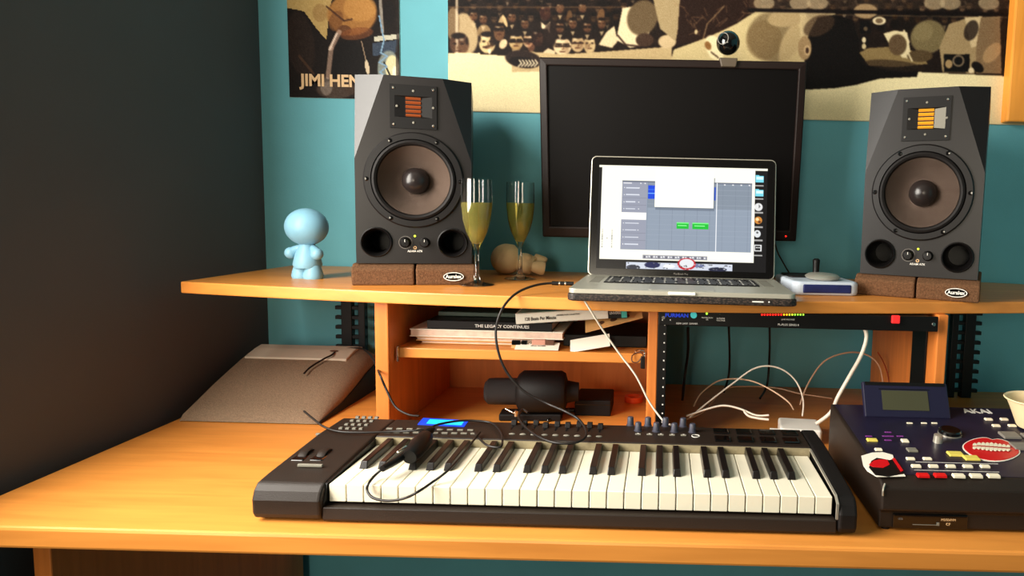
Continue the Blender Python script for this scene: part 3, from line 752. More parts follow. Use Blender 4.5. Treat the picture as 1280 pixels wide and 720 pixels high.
# lid
lt = math.radians(9.0)
LH = .238
TL_ = Matrix.Translation((0, LD - .006, .0185)) @ Matrix.Rotation(-lt, 4, 'X')
b = MB(); b.prism(rrect(-LW / 2, LW / 2, 0, LH, .011), -.0000, .007, 'y'); lid = b.build('lid', 'silver', root, T=TL_, bevel=.0012)
b = MB(); b.prism(rrect(-LW / 2 + .0022, LW / 2 - .0022, .002, LH - .0022, .009), -.0009, -.0001, 'y'); b.build('bezel', 'satin', lid)
SX0, SX1, SZ0, SZ1 = -.1665, .1655, .0145, LH - .0185
nx, nz = 420, 260
U, V = np.meshgrid(np.linspace(0, 1, nx), np.linspace(0, 1, nz))
P = np.stack([SX0 + (SX1 - SX0) * U, np.full_like(U, -.0012), SZ1 - (SZ1 - SZ0) * V], -1)
c = Canvas.on(138 + 700 * U, 74 + 446 * V, (8, 6, 10))
c.rect(138, 74, 838, 84, (250, 246, 226)); c.rect(150, 78, 787, 480, (255, 252, 236))
c.rect(235, 138, 775, 436, (142, 154, 170))
c.rect(235, 138, 340, 434, (150, 154, 170)); c.rect(235, 138, 775, 146, (112, 118, 132)); c.rect(235, 277, 340, 307, (252, 250, 244))
c.rect(343, 146, 775, 254, (124, 134, 146), .6)
for k in range(9): c.line([(343 + k * 52, 146), (343 + k * 52, 434)], 1.6, (112, 120, 136), .55)
for k in range(14): c.line([(343, 150 + k * 22), (775, 150 + k * 22)], 1.4, (162, 172, 186), .5)
for y in (170, 200, 231, 261, 323, 352, 383, 413):
    c.rect(244, y - 2, 248, y + 2, (240, 240, 240)); c.rect(252, y - 2.2, 252 + 40 + 8 * ((y * 7) % 3), y + 2.2, (216, 220, 230)); c.rect(305, y - 2, 309, y + 2, (226, 226, 230)); c.rect(235, y + 13, 340, y + 14, (126, 128, 144))
for k in range(4): c.ell(662 + k * 34, 148, 4, 3, (230, 230, 232))
c.rect(240, 148, 275, 152, (220, 220, 226)); c.ell(313, 150, 3, 3, (230, 230, 230)); c.ell(331, 150, 3, 3, (230, 230, 230))
c.rect(344, 158, 376, 216, (14, 70, 214)); c.rect(344, 174, 376, 177, (70, 140, 255)); c.rect(344, 190, 376, 193, (120, 180, 255)); c.rect(617, 160, 625, 216, (20, 70, 200))
c.rect(628, 140, 631, 436, (240, 242, 246))
c.rect(376, 120, 622, 262, (90, 100, 116), .55); c.rect(373, 90, 617, 250, (255, 252, 238))
c.rect(467, 316, 516, 342, (20, 190, 50)); c.rect(532, 316, 599, 342, (20, 190, 50)); c.rect(467, 314, 516, 319, (120, 240, 130)); c.rect(532, 314, 599, 319, (120, 240, 130)); c.rect(472, 327, 508, 330, (150, 250, 160)); c.rect(540, 327, 584, 330, (150, 250, 160))
c.rect(330, 458, 596, 474, (150, 150, 160))
for k in range(26): c.rect(334 + k * 10, 460 + (k % 2) * 3, 339 + k * 10, 471 - (k % 3) * 2, (236, 236, 236) if k % 3 else (90, 90, 100))
for x in (160, 200):
    for y in range(352, 428, 5): c.rect(x - 3, y, x + 3, y + 2.4, (120, 120, 112))
c.rect(178, 388, 182, 392, (150, 150, 140))
c.ell(500, 540, 190, 60, (10, 8, 40), al=.4)
c.rect(262, 490, 700, 517, (206, 212, 226)); c.ell(370, 500, 34, 14, (22, 28, 80)); c.ell(292, 512, 30, 12, (40, 44, 60)); c.ell(640, 512, 40, 10, (30, 34, 60)); c.ell(560, 498, 26, 8, (110, 120, 160)); c.ell(512, 492, 40, 27, (190, 20, 36)); c.ell(512, 490, 32, 21, (226, 228, 232)); c.ell(440, 504, 26, 9, (236, 238, 240))
for k in range(60): c.ell(rng.uniform(264, 698), rng.uniform(492, 516), 4, 2.5, tuple(rng.choice([40, 120, 230], 1).repeat(3)), al=.6)
for y, col in ((120, (120, 214, 232)), (180, (120, 214, 232))):
    c.rect(789, y - 14, 822, y + 14, col); c.rect(789, y - 18, 804, y - 12, col); c.rect(792, y - 10, 820, y + 2, (214, 244, 250))
c.ell(803, 240, 18, 18, (226, 226, 226)); c.poly([(803, 226), (812, 238), (803, 246)], (120, 120, 120)); c.ell(803, 297, 17, 17, (206, 134, 54)); c.ell(799, 293, 7, 7, (250, 220, 160)); c.ell(808, 304, 6, 6, (110, 60, 30))
c.ell(800, 355, 15, 17, (220, 224, 226)); c.ell(800, 350, 5, 5, (90, 90, 90)); c.rect(788, 402, 818, 430, (226, 226, 226)); c.rect(792, 406, 814, 426, (34, 34, 36)); c.rect(796, 412, 804, 415, (220, 220, 220)); c.rect(806, 412, 812, 415, (220, 220, 220))
for y in (148, 205, 264, 326, 383, 448): c.rect(787, y - 3, 822, y + 3, (206, 204, 200), .8)
picture('display', c, P, paint_mat('laptop_display', emit=1.15, rough=.2), lid)
text('lettering', 'MacBook Pro', .0052, 'greytxt', FACE(0, -.0013, .0075), lid)

# ================================================================== CHAMPAGNE FLUTES
def flute(px, base_py, label, fill, hgt, w):
    p = at(px, base_py, Z=SZ)
    root = thing('champagne_flute', label, 'glass', p, 0, None)
    k = w
    out = [(0, .0008), (.031, .0006), (.0325, .0014), (.030, .0026), (.015, .0052), (.0065, .0095), (.0045, .02), (.0040, .045), (.0044, .066), (.0064, .0745),
           (.012, .084), (.0195, .100), (.0252, .122), (.0282, .148), (.0286, .170), (.0276, hgt)]
    out = [(r * (k if h > .08 else 1), h) for r, h in out]
    inn = [(r, h) for r, h in [(.0268 * k, hgt), (.0277 * k, .170), (.0273 * k, .148), (.0243 * k, .122), (.0185 * k, .100), (.0105 * k, .086), (.004 * k, .0800), (0, .0790)]]
    b = MB(); b.lathe(out + inn, 48); b.build('glass_body', 'glass', root)
    pr_ = [(0, .0786), (.0041 * k + .0003, .0797), (.0107 * k + .0003, .0857), (.01865 * k + .0003, .0998), (.02445 * k + .0003, .1218)]
    ri = np.interp(fill, [.122, .148, .170], [.02445 * k, .02745 * k, .02785 * k]) + .0003
    if fill > .148: pr_.append((.02745 * k + .0003, .1479))
    pr_ += [(ri, fill), (0, fill)]
    b = MB(); b.lathe(pr_, 48); b.build('champagne', 'champagne', root)
flute(596, 356.5, 'champagne flute nearest the left loudspeaker, nearly full of pale gold wine', .155, .1975, 1.0)
flute(650, 349, 'champagne flute farther back, in front of the cream toy', .157, .199, 1.0)

# ================================================================== VINYL TOYS
p = at(394, 348, Z=SZ)
root = thing('vinyl_toy', 'pale blue blank vinyl toy standing left of the loudspeaker', 'toy', (p.x - .014, p.y, SZ), math.radians(-14))
b = MB()
b.ball((0, 0, .100), (.040, .037, .036), n=36); b.build('head', 'bluevinyl', root)
b = MB()
b.lathe([(.0, .02), (.024, .021), (.0262, .028), (.022, .046), (.015, .062), (.012, .070), (0, .072)], 32, Matrix.Translation((0, 0, 0)))
for sx in (-1, 1):
    b.lathe([(0, 0), (.017, 0), (.0185, .005), (.0165, .014), (.013, .026), (0, .03)], 28, Matrix.Translation((sx * .0135, -.001, 0)))
    b.tube([(sx * .010, 0, .062), (sx * .020, -.003, .056), (sx * .028, -.008, .050)], lambda t: .0055 + .0055 * t, 14)
    b.ball((sx * .030, -.009, .049), .0115, n=18)
b.build('body', 'bluevinyl', root)
p = at(644, 345, Z=SZ)
root = thing('vinyl_toy', 'small cream vinyl toy lying on its side behind the farther flute', 'toy', (p.x, p.y + .03, SZ))
b = MB(); b.ball((-.026, 0, .0345), (.034, .033, .0335), n=36)
b.ring([(.0340, -.004), (.0352, 0), (.0340, .004)], 36, Matrix.Translation((-.026, 0, .0345)) @ Matrix.Rotation(math.radians(70), 4, 'Z') @ Matrix.Rotation(math.radians(24), 4, 'X'), axis='y'); b.build('head', 'cream', root)
b = MB(); b.tube([(-.002, 0, .030), (.016, -.001, .026), (.036, -.004, .021)], lambda t: .017 + .005 * math.sin(t * 3.1), 22)
b.lathe([(0, 0), (.014, 0), (.016, .006), (.013, .02), (.010, .028)], 22, Matrix.Translation((.060, -.014, .0165)) @ Matrix.Rotation(math.radians(-80), 4, 'Y') @ Matrix.Rotation(.3, 4, 'X'))
b.lathe([(0, 0), (.013, 0), (.015, .006), (.012, .02), (.010, .028)], 22, Matrix.Translation((.056, .014, .024)) @ Matrix.Rotation(math.radians(-60), 4, 'Y'))
b.ball((.022, -.012, .038), (.011, .009, .009)); b.build('body', 'cream', root)

# ================================================================== WHITE AND BLUE GADGET on the shelf
p = at(1032, 370, Z=SZ)
root = thing('control_gadget', 'white and blue box with silver dish and black stub, right of the laptop', 'gadget', (p.x + .002, p.y, SZ), math.radians(4))
b = MB(); b.prism(rrect(-.062, .062, 0, .155, .016), .0, .026); b.build('case', mat('pale_grey_blue_plastic', (186, 196, 208), .4), root, bevel=.006, segs=3)
b = MB(); b.prism(rrect(-.045, .046, -.0015, .02, .003), .005, .021); b.build('blue_panel', 'navyb', root, bevel=.002)
b = MB(); b.prism(rrect(-.050, .050, .075, .150, .008), .0262, .029); b.build('dark_inset', 'blkm', root, bevel=.001)
b = MB(); b.lathe([(0, .0295), (.030, .0290), (.033, .032), (.028, .036), (.010, .0375), (0, .038)], 36, Matrix.Translation((.004, .045, 0)) @ Matrix.Rotation(math.radians(4), 4, 'X')); b.build('silver_dish', 'silver', root)
b = MB(); b.lathe([(.006, .028), (.0065, .050), (.0072, .060), (.004, .063), (0, .0632)], 18, Matrix.Translation((.004, .085, 0))); b.build('joystick', 'blk', root)

# ================================================================== GREY MACHINE at the left
root = thing('office_machine', 'grey textured machine with sloping rounded side, on the desk left of the hutch', 'office machine', (-.74, 1.3, DZ))
xe = -.628; prof = [(1.475, .838), (1.455, .8425), (1.415, .834), (1.36, .816), (1.30, .795), (1.245, .773), (1.215, .762), (1.205, .7515)]
vs, fs = [], []; secs = []
ins = [(0, 1.0), (-.004, .0)]
sec = [(-.255, 0, 0), (-.05, 0, 0), (-.034, .0015, 0), (-.020, .006, 0), (-.009, .013, 0), (-.002, .022, 0), (0, .034, 0)]   # dx from edge, drop
n = len(sec); m = len(prof)
for (y, z) in prof:
    for dx, dr, _ in sec:
        vs.append((xe + dx + .74, y - 1.3, max(z - dr * min(1, (z - .7515) / .05), DZ + .0005) - DZ))
for i in range(m - 1):
    for j in range(n - 1): fs.append((i * n + j, (i + 1) * n + j, (i + 1) * n + j + 1, i * n + j + 1))
# right wall and back, bottom
base = len(vs)
for (y, z) in prof: vs.append((xe + .74 + .001, y - 1.3, .0005))
for i in range(m - 1): fs.append((i * n + n - 1, (i + 1) * n + n - 1, base + i + 1, base + i))
b2 = len(vs)
for dx, dr, _ in sec: vs.append((xe + dx + .74, prof[0][0] - 1.3, .0005))
for j in range(n - 1): fs.append((j, j + 1, b2 + j + 1, b2 + j))
b = MB(); b.add(vs, fs, smooth=True); b.build('case', 'ampb', root)
b = MB(); b.prism([(y - 1.3, z - DZ - .001) for y, z in prof] + [(prof[-1][0] - 1.3, .0005), (prof[0][0] - 1.3, .0005)], xe + .74 - .257, xe + .74 - .255, 'x'); b.build('side_panel', 'ampb', root)
b = MB(); ys_ = [prof[0], prof[1], (1.432, .8385), (1.395, .8275)]
b.prism([(y - 1.3, z - DZ + .0035) for y, z in ys_] + [(y - 1.3, z - DZ - .004) for y, z in ys_[::-1]], -.14, xe + .74 - .034, 'x'); b.build('lid', 'amp', root, bevel=.002)
pz_ = [(y - 1.3, max(z - .034 * min(1, max(0, z - .7515) / .05) - DZ, .001)) for y, z in prof]
b = MB(); b.prism([(pz_[0][0], .0005)] + pz_ + [(pz_[-1][0], .0005)], xe + .7405, xe + .743, 'x'); b.build('side_panel', 'blkm', root)
def on_machine(px, py, up=.009):
    d = RM @ Vector(((px - CX) / F, -(py - CY) / F, -1)); d /= d.y; yy = .9
    while yy < 1.475:
        z = EYE + d.z * yy; x = d.x * yy; drop = float(np.interp(x - xe, [q[0] for q in sec], [q[1] for q in sec]))
        zs = float(np.interp(yy, [q[0] for q in prof[::-1]], [q[1] for q in prof[::-1]])) - drop + up if yy > prof[-1][0] else DZ + up
        if x < xe + .003 and z <= zs: break
        yy += .002
    return (px, py, yy)
b = MB(); b.ball((xe + .74 - .075, .125, .0915), (.009, .005, .0015), n=16); b.build('catch', 'leather', root)

# ================================================================== BOOKS ON THE MIDDLE SHELF
BG = 'books and papers on the hutch shelf'
def book(name, label, corners_px, y, z0, z1, depth, ang, cover, cat='book', pages=True, group=BG, tilt=0):
    a = at(corners_px[0], 425, Y=y); c_ = at(corners_px[1], 425, Y=y); w = c_.x - a.x
    T = Matrix.Translation((a.x, y, z0)) @ Matrix.Rotation(math.radians(ang), 4, 'Z') @ Matrix.Rotation(math.radians(tilt), 4, 'Y')
    r = thing(name, label, cat, group=group, T=T); t = z1 - z0; ct = min(.0018, t * .25)
    if pages:
        b = MB(); b.box(0, w, 0, depth, 0, ct); b.box(0, w, 0, depth, t - ct, t); b.box(0, .0018, 0, depth, 0, t) if pages == 'side' else None
        if pages == 'spine': b.box(0, w, 0, .0018, 0, t)
        b.build('cover', cover, r, bevel=.0006)
        b = MB(); b.box(.002, w - .002, .0019 if pages == 'spine' else .0015, depth - .002, ct, t - ct); b.build('page_block', 'pages', r)
    else:
        b = MB(); b.box(0, w, 0, depth, 0, t); b.build('sheet', cover, r, bevel=.0005)
    return r, w, t
def zy(py, y, px=600): return at(px, py, Y=y).z
S = MZ + .0006
r, w, t = book('magazine', 'thin cream magazine at the bottom of the shelf stack', (526, 648), 1.225, S, S + .0055, .20, 0, 'tan')
z = S + .006
r, w, t = book('magazine', 'thick magazine with curled pale pages, second from the bottom of the stack', (520, 668), 1.22, z, z + .008, .21, .6, 'tan'); z += .0086
r, w, t = book('magazine', 'thick white-paged magazine directly under the black book', (512, 704), 1.215, z, z + .0145, .22, 0, 'paper'); z += .0151
r, w, t = book('book', 'black book with white spine lettering on the magazine stack', (534, 690), 1.215, z, z + .0165, .21, 0, 'bookblk', pages='spine')
text('lettering', 'THE LEGACY CONTINUES', .0078, 'whitetxt', FACE(w * .60, -.0006, t * .45), r, bold=.0001, sx=1.1)
text('lettering', 'A·B·C', .005, 'greytxt', FACE(w * .12, -.0006, t * .5), r) if False else None
z += .0171
r, w, t = book('book', 'dark green book lying on the black book at the back', (548, 668), 1.26, z, z + .009, .17, 0, mat('dark_green_cover', (40, 58, 44), .5), pages='spine')
# white book, tilted, on top
za = zy(405, 1.19, 645)
r, w, t = book('book', 'white book with teal top, lying tilted on top of the pile', (645, 760), 1.185, za - .0, za + .0195, .145, 0, 'bookwhite', pages='spine', tilt=-4.6)
r.rotation_euler.z = math.radians(3)
b = MB(); b.box(.004, w - .004, .002, .143, t, t + .0004); b.build('cover_print', 'bookgreen', r)
text('lettering', '120 Beats Per Minute', .0088, 'darktxt', FACE(.044, -.0006, t * .42), r, bold=.0001, sx=.74)
text('lettering', 'ORIGINAL MUSIC COLLECTION', .0042, 'greytxt', FACE(.094, -.0006, t * .62), r, sx=.7)
b = MB(); b.box(w, w + .034, 0, .002, 0, t); q = b.build('spine_label', 'bookblk', r); text('lettering', 'UNIVERSE', .0068, 'whitetxt', FACE(w + .013, -.0006, t * .5), q, sx=.7)
b = MB(); b.box(w + .024, w + .034, -.0005, .002, 0.0, t); b.build('spine_tab', 'tealp', r)
b = MB(); b.box(w, w + .034, .002, .143, 0, t); b.build('cover_print', 'bookblk', r)
# tan card with holes, white paper, dark notebook
r, w, t = book('notebook', 'black notebook leaning under the tan card at the right of the shelf', (704, 808), 1.235, S, S + .022, .15, 0, 'bookblk', pages='spine')
p = at(732, 416, Y=1.20)
T = Matrix.Translation(p) @ Matrix.Rotation(math.radians(-16), 4, 'Y') @ Matrix.Rotation(math.radians(24), 4, 'X')
r = thing('card_strip', 'tan perforated card leaning over the black notebook', 'card', group=BG, T=T)
b = MB(); b.box(0, .108, 0, .060, 0, .0012); b.build('sheet', 'tan', r)
b = MB()
for k in range(3): b.ball((.030 + k * .024, .018, .0013), (.007, .006, .0005), n=14)
b.build('hole_print', 'leather', r)
p = at(713, 441, Y=1.187)
T = Matrix.Translation(p) @ Matrix.Rotation(math.radians(-11), 4, 'Y') @ Matrix.Rotation(math.radians(38), 4, 'X')
b = MB(); b.box(0, .073, 0, .030, 0, .0008)
r = b.build('folded_paper', 'paper', T=T); tag(r, 'folded white paper leaning on the shelf edge, right of the small white card', 'paper', BG)
p = at(640, 440, Z=S)
T = Matrix.Translation((p.x, 1.19, S)) @ Matrix.Rotation(math.radians(26), 4, 'X')
r = thing('label_card', 'small white card at the front edge of the shelf', 'card', group=BG, T=T)
b = MB(); b.box(0, .079, 0, .022, 0, .0008); b.build('sheet', 'paper', r)
text('lettering', 'SERIAL NUMBER', .0038, 'greytxt', Matrix.Translation((.041, .011, .0010)), r)
# small black and pink usb stick on a keyring
p = at(640, 424, Y=1.205)
r = thing('usb_stick', 'black and pink usb stick with metal ring, on the shelf below the white book', 'usb stick', (p.x, 1.205, S), 0)
hz = p.z - S
b = MB(); b.box(0, .016, -.004, .004, hz - .010, hz - .001); b.box(.018, .028, -.004, .004, hz - .009, hz - .001); b.build('cap', 'blkg', r, bevel=.0012)
b = MB(); b.box(.037, .062, -.004, .004, hz - .009, hz + .0008); b.build('body', mat('dusty_pink_plastic', (196, 140, 120), .4), r, bevel=.0012)
b = MB(); b.box(.0625, .078, -.004, .004, hz - .009, hz); b.build('loop_end', 'leather', r, bevel=.0012)
b = MB(); b.ring([(.0042, -.001), (.0042, .001), (.0030, .001), (.0030, -.001)], 20, Matrix.Translation((.032, 0, hz - .005)), axis='y'); b.build('ring', 'steel', r)
b = MB(); b.box(.0, .078, -.005, .006, 0, hz - .0102); b.build('stand_strip', 'tan', r)
# key fob on a thong hanging over the shelf edge
p = at(804, 443, Y=1.178)
r = thing('key_fob', 'black key fob on a brown thong hanging over the shelf edge near the divider', 'key fob', (p.x, 1.180, MZ))
b = MB(); b.box(-.0045, .0045, -.005, .001, -.026, -.003); b.build('fob', 'blk', r, bevel=.002)
b = MB(); b.tube([(0, -.003, -.003), (-.003, -.003, .003), (-.012, .004, .002), (-.020, .0, -.004), (-.019, -.004, -.013), (-.010, -.004, -.014), (-.003, -.004, -.005)], .0011, 8); b.build('thong', 'leather', r)
b = MB(); b.tube([(-.014, .006, .0025), (-.008, .012, .004), (.002, .012, .003)], .0022, 8); b.build('clasp', 'steel', r)

# ================================================================== LOWER COMPARTMENT
p0 = at(606, 492, Y=1.27)
xm0 = p0.x
r = thing('studio_microphone', 'black studio microphone lying on its side in the lower compartment', 'microphone', (xm0, 1.27, DZ), math.radians(4))
A = Matrix.Translation((0, 0, .054)) @ Matrix.Rotation(math.radians(90), 4, 'Y')
b = MB(); b.lathe([(0, 0), (.018, .001), (.025, .008), (.026, .02), (.026, .062)], 36, A); b.build('grille', mat('dark_mesh', (26, 22, 22), .5, bump=.8, bscale=1800), r)
b = MB(); b.lathe([(.026, .062), (.034, .066), (.041, .075), (.041, .148), (.036, .156), (.022, .160), (.018, .182), (0, .184)], 36, A); b.build('body', 'blkm', r)
b = MB(); b.lathe([(0, 0), (.0042, 0), (.0042, .010), (.002, .012)], 14, Matrix.Translation((.066, -.037, .016))); b.tube([(.045, -.03, .028), (.058, -.036, .023), (.066, -.037, .020)], .0016); b.build('swivel_screw', 'steel', r)
b = MB(); b.box(.03, .15, -.02, .02, 0, .014); b.build('cradle', 'blkm', r, bevel=.003)
p = at(720, 507, Z=DZ + .001)
r = thing('black_case', 'small black case right of the lying microphone', 'case', (at(720, 500, Y=1.32).x, 1.30, DZ))
b = MB(); b.box(.0, .072, 0, .09, .0, .032); b.build('box', 'blkm', r, bevel=.002)
b = MB(); b.box(.0, .072, -.0004, .0906, .0225, .0235); b.build('lid_seam', 'blkg', r)
def pen(px0, py0, px1, py1, y, m, label, nm='pen', cat='pen', rr=.004, mark=None, z=None):
    a = at(px0, py0, Z=DZ + rr); c_ = at(px1, py1, Z=DZ + rr); d = c_ - a; L = d.length
    T = Matrix.Translation(a) @ Matrix.Rotation(math.atan2(d.y, d.x), 4, 'Z')
    r = thing(nm, label, cat, T=T)
    b = MB(); b.lathe([(0, 0), (rr * .6, .001), (rr, .006), (rr, L - .008), (rr * .7, L - .001), (0, L)], 16, axis='x'); b.build('barrel', m, r)
    b = MB(); b.lathe([(rr * 1.08, L * .62), (rr * 1.08, L * .64)], 16, axis='x'); b.build('band', 'grey', r)
    if mark: text('lettering', mark, .0055, 'whitetxt', FACE(L * .6, -rr - .0004, 0), r)
pen(655, 512, 743, 512.5, 1.3, 'blk', 'black marker pen with white lettering, in front of the microphone', mark='PERMANENT')
pen(684, 526, 703, 517, 1.2, 'blkg', 'short dark pen lying behind the music keyboard', rr=.0034)
p = at(796, 497, Z=DZ)
r = thing('tape_roll', 'small orange roll lying at the right of the lower compartment', 'tape roll', (p.x - .006, p.y - .03, DZ))
b = MB(); b.ring([(.020, 0), (.020, .012), (.012, .012), (.012, 0)], 32); b.build('roll', 'orange', r, bevel=.001)

# ================================================================== WHITE ADAPTERS AND CABLES
p = at(985, 528, Z=DZ)
r = thing('white_adapter', 'white power adapter lying on the desk behind the music keyboard', 'adapter', (p.x, 1.20, DZ), math.radians(-6))
b = MB(); b.prism(rrect(-.034, .040, -.035, .035, .006), 0, .027); b.build('case', 'white', r, bevel=.004, segs=3)
for k, (y, z) in enumerate(((-.018, .018), (-.024, .010))):
    b = MB(); b.box(-.052, -.034, y - .003, y + .003, z - .003, z + .003); b.build('plug', 'white', r, bevel=.001)

def cable(label, pts, rad, m, group=None, extra=None):
    """pts: (px, py, depth) points of the cable in the room"""
    W = [at(a, b_, Z=DZ + y[0]) if isinstance(y, tuple) else at(a, b_, Y=y) for a, b_, y in pts]
    for w in W: w.z = max(w.z, DZ + rad + .0002)
    r = thing('cable', label, 'cable', W[0], 0, group)
    b = MB(); b.tube([w - W[0] for w in W], rad, 10, samp=10); b.build('cord', m, r)
    return r, W
cable('white cable arching highest behind the music keyboard to the adapter', [(862, 522, 1.20), (885, 503, 1.22), (915, 480, 1.24), (940, 462, 1.24), (960, 457.5, 1.24), (980, 463, 1.24), (996, 478, 1.24), (1004, 500, 1.24), (1003, 520, 1.24)], .0016, 'cablew')
cable('pale cable in a lower rounded arch ending at the adapter', [(867, 508, 1.22), (876, 492, 1.24), (896, 477, 1.26), (918, 473.5, 1.26), (942, 477, 1.24), (965, 488, 1.22), (985, 502, 1.20), (992, 512, 1.20)], .0015, 'cableb')
cable('beige cable in a flat arc deep behind the white adapter', [(858, 524, 1.22), (880, 514, 1.26), (905, 487, 1.34), (935, 483, 1.38), (970, 485, 1.38), (1000, 492, 1.36), (1040, 498, 1.36)], .0014, 'cableb')
cable('white cable with two strands plugged into the adapter', [(858, 520, 1.20), (885, 511, 1.20), (905, 507, 1.20), (925, 511, 1.195), (945, 519, 1.185), (961, 519, 1.18)], .0018, 'cablew')
cable('short white cable looping below the adapter plug', [(930, 514, 1.19), (936, 520, 1.185), (948, 523, 1.18), (961, 524.5, 1.175)], .0022, 'cablew')
cable('thick white cable descending from the shelf past the rack unit', [(1058, 392, 1.22), (1068, 398, 1.17), (1079, 408, 1.15), (1083, 422, 1.15), (1076, 445, 1.15), (1062, 470, 1.17), (1048, 495, 1.17), (1038, 516, 1.17), (1020, 530, 1.17)], .0035, 'cablew')
cable('pale brown cable in a tall arch against the wooden side panel', [(1000, 506, 1.30), (1010, 480, 1.32), (1030, 452, 1.34), (1058, 441, 1.35), (1082, 443, 1.36), (1098, 456, 1.36), (1104, 480, 1.36), (1105, 510, 1.34)], .0017, 'cableb')
cable('thin red-brown cable hanging beside the tall pale arch', [(1097, 440, 1.38), (1104, 452, 1.38), (1110, 470, 1.38), (1114, 500, 1.36)], .0012, 'cabler')
cable('white cable running from under the laptop down to the keyboard knobs', [(728, 372, 1.08), (737, 386, 1.08), (754, 413, 1.10), (775, 443, 1.11), (795, 470, 1.11), (812, 503, 1.11), (830, 527, 1.10), (838, 531, 1.08)], .0016, 'cablew')
for (a, c_, y) in ((862, 858, 1.42), (892, 894, 1.40), (913, 912, 1.44), (962, 961, 1.46), (1000, 1040, 1.42)):
    pass
cable('thick black cable hanging behind the rack unit, leftmost of three', [(860, 410, 1.30), (860, 440, 1.40), (856, 470, 1.42), (853, 500, 1.38)], .003, 'cable', 'black cables hanging behind the rack unit')
cable('thin black cable hanging behind the rack unit, middle of three', [(911, 408, 1.30), (912, 440, 1.42), (911, 468, 1.46), (905, 490, 1.42)], .0024, 'cable', 'black cables hanging behind the rack unit')
cable('thin black cable hanging behind the rack unit, rightmost of three', [(962, 408, 1.30), (962, 440, 1.44), (959, 480, 1.46), (950, 498, 1.40)], .0024, 'cable', 'black cables hanging behind the rack unit')
cable('thin black cable hanging down the wall right of the dark monitor', [(968, 300, 1.36), (972, 315, 1.42), (980, 330, 1.46), (987, 342, 1.48)], .0016, 'cable')
# audio lead from the laptop: jack plug, loop down, across keyboard panel
rr, W = cable('black audio lead looping from the laptop over the shelf edge onto the keyboard', [(716, 354.5, 1.16), (690, 354, 1.16), (668, 357, 1.14), (645, 367, 1.10), (628, 386, 1.07), (620, 412, 1.065), (623, 440, 1.06), (634, 466, 1.06), (655, 489, 1.06), (683, 504, 1.06), (706, 514, 1.04),
        (723, 524, (.080,)), (733, 539, (.071,)), (729, 549, (.066,)), (714, 554, (.064,)), (692, 553, (.064,)), (672, 545, (.065,)), (656, 533, (.066,)), (648, 521, (.070,)), (653, 512, (.072,)), (660, 516, (.070,))], .0021, 'cable')
a = at(690, 354, Y=1.16) - W[0]; c_ = at(717, 354.6, Y=1.16) - W[0]
b = MB(); b.tube([a, (a + c_) / 2, c_], .0036, 14); b.build('jack_plug', 'blk', rr)
for t in (.35, .62):
    q = a.lerp(c_, t); b = MB(); b.tube([q - Vector((.0012, 0, 0)), q, q + Vector((.0012, 0, 0))], .0038, 14); b.build('metal_band', 'steel', rr)
cable('black cable draped over the grey machine and down beside the hutch', [on_machine(380, 467), on_machine(388, 459), on_machine(404, 449), on_machine(414, 444), (424, 437.5, 1.44), (448, 435, 1.44), (460, 441, 1.38), (468, 452, 1.24), (474, 466, 1.14), (482, 485, 1.13), (494, 508, 1.12), (510, 518, 1.11), (524, 520, 1.10)], .0019, 'cable')

# ================================================================== MUSIC KEYBOARD
KZ = .797
ka, kb = at(411, 605, Z=KZ), at(1041.4, 621.4, Z=KZ)
KW = (kb - ka).length; kr = math.atan2(kb.y - ka.y, kb.x - ka.x); w1 = KW / 29
KT = Matrix.Translation((ka.x, ka.y, DZ)) @ Matrix.Rotation(kr, 4, 'Z'); KI = KT.inverted()
root = thing('music_keyboard', 'black music keyboard with forty-nine piano keys along the front of the desk', 'music keyboard', T=KT)
kt = KZ - DZ; Lk = .146; PZ = kt + .0125; VB = .236
def kl(px, py, h=PZ):
    q = KI @ at(px, py, Z=DZ + h); return q.x, q.y
XL_, XR_ = -.092, KW + .0285
# tray and lip under the keys
b = MB(); b.prism([(-.013, .006), (-.011, .002), (VB - .004, .002), (VB, .006), (VB, .018), (.0, .020), (-.012, kt - .026)], -.003, KW + .003, 'x'); b.build('key_tray', 'brownblk', root, bevel=.0015)
b = MB(); b.prism([(Lk + .003, .018), (Lk + .003, PZ - .003), (Lk + .0055, PZ), (VB - .008, PZ + .001), (VB, PZ - .006), (VB, .018)], -.003, KW + .003, 'x'); b.build('control_panel', 'brownblk', root, bevel=.001)
b = MB(); b.box(-.002, KW + .002, Lk + .0010, Lk + .0034, kt - .010, PZ - .0015); b.build('key_felt_strip', 'felt', root)
# end blocks
prf = [(-.012, .004), (-.016, .012), (-.0165, .030), (-.012, kt - .006), (-.003, kt + .002), (.02, kt + .0045), (Lk + .005, PZ + .001), (VB - .006, PZ + .001), (VB, PZ - .006), (VB, .004)]
b = MB(); b.prism(prf, XL_, -.0035, 'x'); lb = b.build('end_block', 'brownblk', root, bevel=.004, segs=3)
b = MB(); b.prism(prf, KW + .0045, XR_, 'x'); b.build('end_block', 'blkm', root, bevel=.004, segs=3)
b = MB(); b.prism([(-.011, kt - .024), (-.012, kt - .004), (-.002, kt + .002), (Lk + .004, PZ - .004), (Lk + .004, PZ - .002), (-.002, kt + .0045), (-.0145, kt - .003), (-.0135, kt - .024)], KW + .0012, KW + .0042, 'x'); b.build('edge_trim', 'silver', root)
b = MB(); b.prism([(-.009, kt - .022), (.0, kt + .0015), (Lk, PZ - .003), (Lk, kt - .02)], -.0042, -.0015, 'x'); b.build('edge_trim', 'blk', root)
